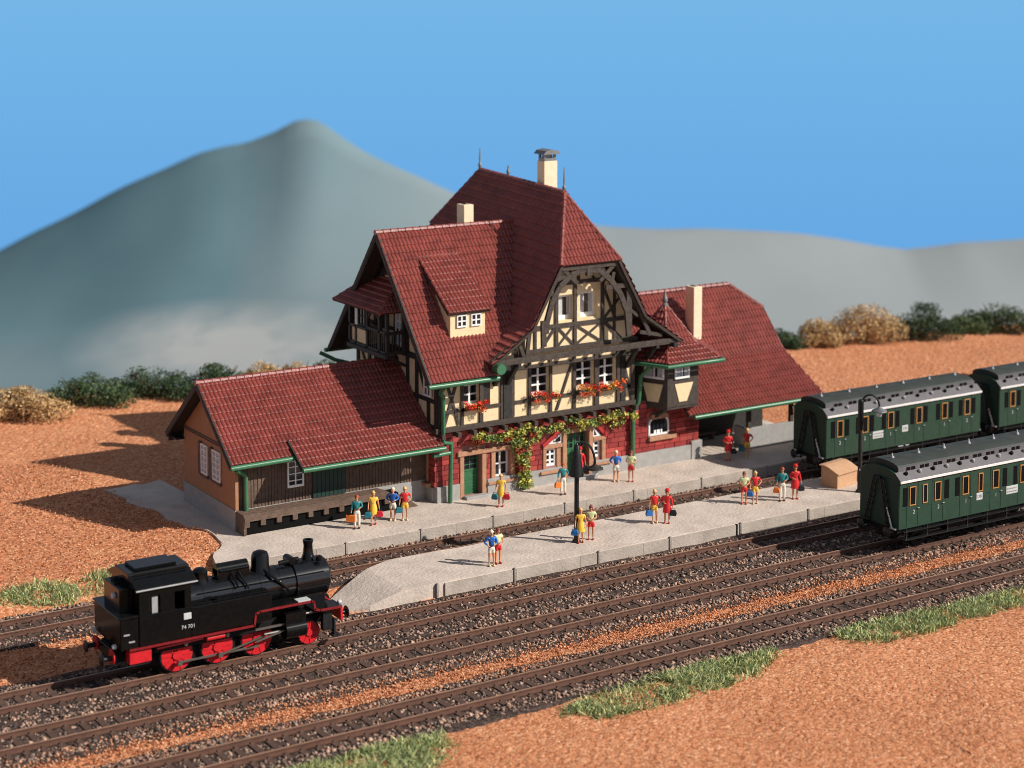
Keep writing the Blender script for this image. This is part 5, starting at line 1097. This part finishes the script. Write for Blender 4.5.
    for x, z, w_, h_, kd in plates:
        mb = MB(); mb.box((x-w_/2, Y_(-hw-.025), z-h_/2), (x+w_/2, Y_(-hw), z+h_/2)); p = mb.build('number_plate' if kd != 'logo' else 'emblem_plate', 'plate', c, bevel=.01)
        if kd == 'logo': txt('DB', h_*.62, c, (x, Y_(-hw-.03), z), 'platetext')
        elif kd == 'rows':
            mb = MB()
            for r_ in range(2):
                xx = x-w_/2+.06
                while xx < x+w_/2-.1: l = random.uniform(.04, .10); mb.box((xx, Y_(-hw-.03), z+.07-r_*.15-.03), (xx+l, Y_(-hw-.026), z+.07-r_*.15+.03)); xx += l+.03
            mb.build('plate_marks', 'platetext', p)
    # underframe
    mb = MB(); mb.box((x0+.05, Y_(-1.15), .98), (x1-.05, Y_(1.15), 1.2)); mb.box((x0+.1, Y_(-.4), .6), (x1-.1, Y_(.4), 1.0)); mb.box((x0+3.5, Y_(-1.0), .5), (x0+5.2, Y_(-.5), 1.0)); mb.box((x0+6.3, Y_(-.9), .55), (x0+7.4, Y_(.2), 1.0))
    mb.build('underframe', 'under', c)
    for s in (-1, 1):
        mb = MB(); mb.box((x0+.25, Y_(s*1.28), .66), (x1-.25, Y_(s*1.48), .71)); mb.box((x0+.25, Y_(s*1.24), 1.02), (x1-.25, Y_(s*1.40), 1.06))
        n = 9
        for i in range(n): x = x0+.5+(length-1)*i/(n-1); mb.box((x-.03, Y_(s*1.24), .62), (x+.03, Y_(s*1.32), 1.2))
        mb.build('footboard', 'iron', c)
    for x in (x0+1.7, x0+length/2, x1-1.7):
        for s in (-1, 1):
            wheel(c, x, Y_(s*.74), .47); mb = MB(); mb.box((x-.16, Y_(s*.92), .36), (x+.16, Y_(s*1.12), .66)); mb.box((x-.6, Y_(s*.95), .74), (x+.6, Y_(s*1.05), .80)); mb.box((x-.5, Y_(s*.96), .80), (x+.5, Y_(s*1.04), .86)); mb.cyl((x, Y_(s*1.1), .5), (x, Y_(s*1.16), .5), .09, 10); mb.build('axle_box', 'under', c)
    mb = MB(); mb.box((plates[0][0]+1.6, Y_(-1.26), 1.10), (plates[0][0]+2.4, Y_(-1.16), 1.17)); mb.build('frame_plate', 'plate', c)
    return c
fxs = lambda px, y: float(AY(px, 456-(px-827)*.18-24, y)[0])
YA = 76.0; ys_ = YA-1.32
C6 = [fxs(p, ys_) for p in (840, 865, 890.6, 919, 944.5, 967)]
xa0, xa1 = fxs(826.5, ys_), fxs(980.3, ys_); sp = .58
wins = []
for i, x in enumerate(C6): wins += [(x-.50, .30, 'd'), (x, .42, 'o'), (x+.50, .30, 'd')]
coach('complete green coach standing behind the tan bin in the far bay', xa0, YA, xa1-xa0, wins, C6, [(fxs(878, ys_), 2.02, .78, .40, 'rows'), (fxs(905, ys_), 2.10, .46, .36, 'logo')], [(C6[0]-.0, '2'), (C6[1], '2'), (C6[2], '1'), (C6[3], '1'), (C6[4], '1'), (C6[5], '2')], 1, 6)
xb0 = float(AX(980, 373, 80.0)[0]); xb0 = xa1+1.55
cs = [xb0+1.05+i*(xa1-xa0-2.1)/5 for i in range(6)]; wins = []
for x in cs: wins += [(x-.50, .30, 'd'), (x, .42, 'o'), (x+.50, .30, 'd')]
coach('green coach mostly cut off by the right edge, behind the complete one', xb0, YA, xa1-xa0, wins, cs, [(cs[1]+.7, 2.02, .78, .40, 'rows'), (cs[2]+.8, 2.10, .46, .36, 'logo')], [(x, '2') for x in cs], 2, 6)
YC = 64.5; yc_ = YC-1.32
gxs = lambda px: float(AY(px, 510-(px-905)*.2-10, yc_)[0])
xc0 = gxs(899.5); Lc = 11.6
wp = [(905.2, .30, 'd'), (912.5, .40, 'o'), (925, .30, 'o'), (937.6, .40, 'o'), (946.7, .30, 'd'), (957.2, .28, 'd'), (965.3, .40, 'o'), (980.5, .30, 'o'), (995.6, .42, 'o'), (1004.7, .30, 'd'), (1015.2, .24, 'd'), (1023, .42, 'o')]
wins = [(gxs(p), w_, k_) for p, w_, k_ in wp]; last = wins[-1][0]
for i in range(4): wins += [(last+.5+i*1.0, .30, 'd'), (last+1.0+i*.98, .40, 'o')]
wins = [q for q in wins if q[0] < xc0+Lc-.3]
coach('nearest green coach with closely set orange window frames, cut off at the right edge', xc0, YC, Lc, wins, [gxs(912.5), gxs(937.6), gxs(965.3), gxs(995.6), gxs(1023), gxs(1023)+2], [(gxs(1012), 2.02, .80, .40, 'rows'), (gxs(979.5), 2.02, .42, .36, 'logo')], [(gxs(914), '2'), (gxs(938.5), '2'), (gxs(966), '1'), (gxs(996), '1')], 3, 7)
# ================================================================== people
def skin_mesh(name, nodes, edges, sub=1):
    """nodes: (x,y,z,r); a continuous surface grown round a skeleton"""
    me = bpy.data.meshes.new(name); me.from_pydata([n[:3] for n in nodes], edges, []); o = bpy.data.objects.new(name, me); col.objects.link(o)
    s = o.modifiers.new('s', 'SKIN'); s.use_smooth_shade = True; s.branch_smoothing = .4
    sv = me.skin_vertices[0].data if me.skin_vertices else None
    if sv is None:
        bm = bmesh.new(); bm.from_mesh(me); bm.verts.layers.skin.verify(); bm.to_mesh(me); bm.free(); sv = me.skin_vertices[0].data
    for i, n in enumerate(nodes):
        r = n[3]; sv[i].radius = (r, r) if not isinstance(r, tuple) else r
        sv[i].use_root = (i == 0)
    ss = o.modifiers.new('u', 'SUBSURF'); ss.levels = sub; ss.render_levels = sub
    dg = bpy.context.evaluated_depsgraph_get(); dg.update(); out = bpy.data.meshes.new_from_object(o.evaluated_get(dg)); bpy.data.objects.remove(o); out.name = name
    return out
def put(me, name, m, parent):
    me.materials.clear(); me.materials.append(M[m]); o = bpy.data.objects.new(name, me); col.objects.link(o); o.parent = parent; return o
def person(kind, pose):
    """pose: for each side s (-1 picture left, +1 right) elbow and wrist; returns the thing at the origin"""
    p = local(thing('person', 'x', 'person', (0,0,0)))
    st = .05*(pose.get('stride', 0))
    nodes = [(0,0,.88,.115), (0,.005,1.04,.10), (0,0,1.22,.125), (0,.0,1.37,.065), (0,-.012,1.45,.05), (0,-.025,1.50,.070), (0,-.02,1.585,.082)]
    E_ = [(0,1),(1,2),(2,3),(3,4),(4,5),(5,6)]
    nodes.append((0,-.115,1.525,.016)); E_.append((5, len(nodes)-1))                   # nose
    arms = {}
    for s in (-1, 1):
        el, wr = pose[s]; b = len(nodes)
        nodes += [(s*.165,.0,1.335,.062), (*el,.043), (*wr,.031)]; E_ += [(2,b),(b,b+1),(b+1,b+2)]
        d = (Vector(wr)-Vector(el)).normalized(); palm = Vector(wr)+d*.07; nodes.append((*palm,.032)); E_.append((b+2,b+3))
        side = Vector((0,-1,0)); side = (side-d*side.dot(d)).normalized()
        for k, (o_, L_) in enumerate(((-.033,.065),(-.011,.078),(.011,.072),(.033,.055))):
            q0 = palm+d*.03+side*o_; q1 = q0+d*L_*.6+Vector((-s*.008,0,0)); nodes += [(*q0,.0095),(*q1,.008)]; n = len(nodes); E_ += [(b+3,n-2),(n-2,n-1)]
        q = palm-d*.02+side*.055; q1 = q+d*.04+side*.015; nodes += [(*q,.011),(*q1,.009)]; n = len(nodes); E_ += [(b+3,n-2),(n-2,n-1)]
        arms[s] = palm
        f = s*st; b = len(nodes)
        nodes += [(s*.088,0,.80,.088), (s*.098,-.012+f,.46,.060), (s*.102,.015+f*1.6,.105,.038), (s*.112,-.11+f*1.6,.045,.034)]; E_ += [(0,b),(b,b+1),(b+1,b+2),(b+2,b+3)]
    me = skin_mesh('body', nodes, E_); bo = put(me, 'body', 'skin', p)
    # eyes and mouth stay in the body's own mesh
    bm = bmesh.new(); bm.from_mesh(me); n0 = len(bm.faces)
    for sx, z, rx, rz_ in ((-.030,1.552,.012,.008), (.030,1.552,.012,.008)):
        r = bmesh.ops.create_icosphere(bm, subdivisions=1, radius=1, matrix=Matrix.Translation((sx,-.098,z)) @ Matrix.Diagonal((rx,.008,rz_,1)))
    for f in list(bm.faces)[n0:]: f.material_index = 1
    n1 = len(bm.faces); bmesh.ops.create_icosphere(bm, subdivisions=1, radius=1, matrix=Matrix.Translation((0,-.096,1.488)) @ Matrix.Diagonal((.024,.010,.007,1)))
    for f in list(bm.faces)[n1:]: f.material_index = 2
    for sx in (-1, 1):
        n2 = len(bm.faces); bmesh.ops.create_icosphere(bm, subdivisions=1, radius=1, matrix=Matrix.Translation((sx*.084,-.01,1.535)) @ Matrix.Diagonal((.012,.022,.032,1)))
    bm.to_mesh(me); bm.free(); me.materials.append(M['eye']); me.materials.append(M['lip'])
    K = dict(man=('teal_cloth','trousers','white_cloth','auburn_hair','dark_shoe'), yellow=('yellow_cloth','dress','yellow_cloth','blonde_hair','red_shoe'),
             blue=('blue_cloth','shorts','white_cloth','pale_hair','cream_shoe'), redyel=('red_cloth','shorts','yellow_cloth','blonde_hair','cream_shoe'),
             red=('red_cloth','dress','red_cloth','auburn_hair','red_shoe'), green=('pale_green_cloth','shorts','red_cloth','brown_hair','red_shoe'))[kind]
    full = kind in ('man', 'blue', 'red')
    tn = [(0,0,.845,.135), (0,.004,1.02,.122), (0,0,1.22,.143), (0,0,1.345,.085)]; te = [(0,1),(1,2),(2,3)]
    for s in (-1, 1):
        el, wr = pose[s]; b = len(tn); E3 = Vector((s*.165,0,1.335)); el = Vector(el); wr = Vector(wr)
        if full: tn += [(s*.168,0,1.335,.075), (*el,.056), (*(el+(wr-el)*.85),.044)]; te += [(2,b),(b,b+1),(b+1,b+2)]
        else: tn += [(s*.168,0,1.335,.075), (*(E3+(el-E3)*.7),.060)]; te += [(2,b),(b,b+1)]
    put(skin_mesh('shirt', tn, te), 'dress_top' if K[1] == 'dress' else 'shirt', K[0], p)
    if K[1] == 'dress':
        mb = MB(); mb.lathe((0,0,0), [(.125,1.06),(.150,.96),(.185,.84),(.205,.68),(.215,.54),(.20,.535)], 16)
        mb.v = [(a, b*.78, c) for a, b, c in mb.v]; o = mb.build('skirt', K[2], p, True)
    else:
        leg = K[1] == 'trousers'; bn = [(0,0,.955,.125), (0,0,.86,.135)]; be = [(0,1)]
        for s in (-1, 1):
            f = s*st; b = len(bn); bn += [(s*.085,0,.79,.108)]; be += [(1,b)]
            bn += ([(s*.098,-.01+f,.46,.080), (s*.102,.012+f*1.6,.10,.066)] if leg else [(s*.095,-.004+f*.5,.58,.090)])
            be += [(b,b+1),(b+1,b+2)] if leg else [(b,b+1)]
        put(skin_mesh('shorts', bn, be), 'trousers' if leg else 'shorts', K[2], p)
    for s in (-1, 1):
        f = s*st*1.6; mb = MB(); mb.ell((s*.108,-.05+f,.045), (.052,.125,.050), 10, 6); mb.build('shoe', K[4], p, True)
    mb = MB(); mb.ell((0,-.002,1.575), (.102,.108,.098), 12, 6, zmin=.05); mb.ell((0,.035,1.54), (.098,.085,.115 if kind == 'man' else .15), 12, 8); mb.build('hair', K[3], p, True)
    if kind == 'red':
        mb = MB(); mb.lathe((0,-.005,1.63), [(.135,0),(.135,.015),(.10,.02),(.095,.07),(.06,.10),(.01,.105)], 14); mb.bar((.05,.02,1.70), (.17,.05,1.80), .03, .01); mb.build('hat', 'red_cloth', p, True)
    return p, arms
down = lambda s, f=0: ((s*.235,.01,1.09), (s*.27,-.05+f,.86))
bent = lambda s: ((s*.265,.03,1.09), (s*.13,-.20,1.06))
hip = lambda s: ((s*.33,.06,1.12), (s*.17,-.06,.98))
PR = {'man': person('man', {-1: down(-1), 1: bent(1), 'stride': .4}), 'yellow': person('yellow', {-1: down(-1, -.06), 1: down(1), 'stride': .8}), 'blue': person('blue', {-1: hip(-1), 1: bent(1)}),
      'redyel': person('redyel', {-1: down(-1), 1: hip(1), 'stride': .3}), 'red': person('red', {-1: bent(-1), 1: down(1)}), 'green': person('green', {-1: bent(-1), 1: bent(1)})}
used = set()
def bag_proto(kind):
    m = {'orange_case': 'orange_shell', 'teal_bag': 'teal_leather', 'red_bag': 'red_leather', 'blue_bag': 'blue_leather', 'black_bag': 'black_leather', 'orange_bag': 'orange_shell'}[kind]
    o = local(thing('suitcase' if 'case' in kind else 'handbag', 'x', 'suitcase' if 'case' in kind else 'bag', (0,0,0))); mb = MB()
    if 'case' in kind: mb.box((-.23,-.07,-.40), (.23,.07,-.06)); mb.box((-.235,-.012,-.405), (.235,.012,-.055))
    else: mb.prism([(-.15,-.08,-.36), (.15,-.08,-.36), (.18,-.08,-.24), (.12,-.08,-.08), (-.12,-.08,-.08), (-.18,-.08,-.24)], (0,.16,0)); mb.box((-.05,-.095,-.18), (.05,.095,-.13))
    mb.build('bag_body', m, o, bevel=.02); mb = MB(); mb.tube([(-.09,0,-.07), (-.08,0,0), (.08,0,0), (.09,0,-.07)], .014, 6); mb.build('handle', 'black_leather' if kind != 'black_bag' else 'metal', o, True)
    return o
BG = {}
def place(kind, px, py, label, bags=(), turn=0.0, z=PZ, sc_=1.0):
    proto, arms = PR[kind]
    o = proto if kind not in used else dup(proto); used.add(kind)
    g = AZ(px, py, z); o.location = (g[0], g[1], z); rz = -YAW+turn; o.rotation_euler = (0,0,rz); o.scale = (sc_,)*3; tag(o, label, 'person', 'passengers on the platforms')
    for bk_, s, lab in bags:
        if bk_ not in BG: BG[bk_] = bag_proto(bk_); b = BG[bk_]
        else: b = dup(BG[bk_])
        a = arms[s]; lx, ly = a.x+s*.015, a.y; hz = a.z*sc_-.04
        if hz-.45 < .0: hz = .46
        b.location = (g[0]+lx*math.cos(rz)-ly*math.sin(rz), g[1]+lx*math.sin(rz)+ly*math.cos(rz), z+hz); b.rotation_euler = (0,0,rz+random.uniform(-.3,.3)); tag(b, lab, 'suitcase' if 'case' in bk_ else 'bag', 'bags carried by the passengers')
place('man', 357, 528.5, 'man in teal jacket at the left end of the four by the loading deck', [('orange_case', -1, 'flat orange suitcase held by the man nearest the loading deck')], .1)
place('yellow', 373.5, 524.5, 'woman in yellow dress second from left in the four by the loading deck', [('teal_bag', -1, 'teal bag held by the woman in yellow in the four by the loading deck'), ('red_bag', 1, 'red bag at the right side of the woman in yellow by the loading deck')], .2)
place('blue', 393, 520.5, 'pale-haired woman in blue top third from left in the four by the loading deck', [], -.1)
place('redyel', 405, 520, 'woman in red top and yellow shorts, rightmost of the four by the deck', [('teal_bag', -1, 'dark teal bag held between the two right-hand figures by the loading deck')], .1)
place('yellow', 501, 506.5, 'woman in yellow dress standing alone below the green single door', [('teal_bag', -1, 'teal bag of the lone woman below the green single door'), ('red_bag', 1, 'red bag of the lone woman below the green single door')], -.1)
place('man', 563, 494.5, 'man in teal jacket below the double station door, left of the lamp mast', [('orange_bag', -1, 'orange bag of the man left of the foreground lamp mast')], .2)
place('red', 580, 478.5, 'person in red dress half hidden behind the foreground lamp mast at the station door', [('black_bag', 1, 'black bag of the figure behind the foreground lamp mast')], .1)
place('blue', 616, 481.5, 'pale-haired person in blue top and white shorts in front of the stone plinth', [], .1)
place('green', 631, 481.5, 'person in pale green top and red shorts beside the green downpipe', [], -.1)
place('red', 728, 460.5, 'woman in red dress and hat standing at the shelter entrance', [('black_bag', 1, 'black bag of the woman in red at the shelter entrance')], .15)
place('redyel', 747, 458, 'person in red top and ochre shorts in front of the low shelter wall', [('teal_bag', -1, 'dark bag held in front of the low shelter wall')], -.1)
place('green', 498, 563.5, 'person in pale green top behind the pale-haired one on the ramp', [], .5)
place('blue', 491.5, 566, 'pale-haired person in blue top on the ramped end of the island platform', [], .3)
place('yellow', 580.5, 542.5, 'woman in yellow dress beside the foot of the foreground lamp mast', [('blue_bag', -1, 'light blue bag beside the foot of the foreground lamp mast')], .1)
place('green', 591, 539.5, 'person in pale green top and red shorts right of the foreground lamp mast', [], .0)
place('redyel', 654.5, 523, 'person in dark red top and yellow shorts in the pair mid island platform', [('blue_bag', -1, 'blue bag of the pair mid island platform')], .2)
place('red', 667, 523, 'woman in red dress and hat in the pair mid island platform', [('black_bag', 1, 'black bag of the pair mid island platform')], -.1)
place('green', 744, 504, 'person in pale green top, leftmost of the four figures near the tan bin', [], .0)
place('redyel', 755, 503.5, 'person in red top and yellow shorts, second of the four near the tan bin', [('blue_bag', -1, 'blue bag among the four figures near the tan bin')], .1)
place('man', 782, 501, 'man in teal jacket among the four figures near the tan bin', [('orange_bag', -1, 'orange bag of the man near the tan bin')], .0, sc_=1.06)
place('red', 795, 499, 'woman in red dress and feathered hat nearest the tan bin', [('black_bag', 1, 'black bag of the woman nearest the tan bin')], .1, sc_=1.06)
# ================================================================== lamps and bin
def street_lamp(label, px, py, ztop, arm, drop, cone):
    g = AZ(px, py, PZ); x, y = float(g[0]), float(g[1]); o = thing('street_lamp', label, 'lamp', (x, y, PZ), 0, 'lamps on the island platform')
    mb = MB(); mb.lathe((x, y, 0), [(.20, PZ), (.20, PZ+.10), (.13, PZ+.14), (.115, PZ+.9), (.105, ztop)], 12); mb.build('mast', 'iron' if cone else 'timber_black', o, True)
    mb = MB(); 
    if cone: mb.lathe((x, y, 0), [(.10, 3.52), (.34, 3.54), (.33, 3.62), (.20, 4.5), (.14, ztop-.1), (.05, ztop+.05)], 14)  # broad cone added for a dark wedge beside the mast
    else: mb.lathe((x, y, 0), [(.11, ztop-1.6), (.15, ztop-1.55), (.15, ztop-.05), (.05, ztop+.05)], 12)
    mb.build('mast_sleeve', 'iron', o, True)
    d = Vector((_r[0], _r[1], 0)); P = Vector((x, y, ztop-.35)); zl = ztop-drop; pts = []
    for i in range(13):
        t = i/12; a = math.pi*t
        pts.append(P+d*(arm*.5*(1-math.cos(a)))+Vector((0, 0, .62*math.sin(a)+(zl+.18-P.z)*t**1.6)))
    mb = MB(); mb.tube(pts, .055, 8); mb.build('arm', 'iron', o, True)
    L_ = pts[-1]; mb = MB(); mb.lathe((L_.x, L_.y, zl), [(.05, .2), (.12, .12), (.38, .0), (.40, -.06), (.36, -.06), (.1, .02)], 18); mb.build('lamp_shade', 'metal' if not cone else 'timber_black', o, True)
    mb = MB(); mb.lathe((L_.x, L_.y, zl), [(.17, -.02), (.17, -.16), (.12, -.30), (.03, -.34)], 14); mb.build('bulb', 'white', o, True)
street_lamp('dark lamp mast with broad dark cone and curved arm, before the station door', 576.5, 542, 5.05, .86, 1.12, True)
street_lamp('thinner lamp mast beside the tan bin, in front of the complete coach', 859.5, 492, 5.2, .95, .55, False)
bn = thing('storage_bin', 'tan wooden bin with a sloping lid at the right end of the island platform', 'bin', (66.2, 72.6, PZ))
A_ = AZ(837.3, 489.3, PZ); B_ = AZ(856.8, 483.3, PZ); u = Vector((B_[0]-A_[0], B_[1]-A_[1], 0)); Lb = u.length; u.normalize(); v_ = Vector((-u.y, u.x, 0)); A_ = Vector((A_[0], A_[1], PZ))
mb = MB(); dp = 1.05; P = lambda a, b, c: A_+u*a+v_*b+Vector((0,0,c)); mb.prism([P(0,0,0), P(0,dp,0), P(0,dp,1.02), P(0,dp*.55,.99), P(0,0,.76)], u*Lb); mb.build('crate', 'kiosk', bn)
mb = MB(); mb.prism([P(-.09,-.10,.74), P(-.09,dp*.5,1.0), P(-.09,dp*.75,1.06), P(-.09,dp+.08,1.05), P(-.09,dp+.08,1.12), P(-.09,dp*.75,1.13), P(-.09,dp*.5,1.07), P(-.09,-.10,.81)], u*(Lb+.18)); mb.build('lid', 'kiosk', bn)
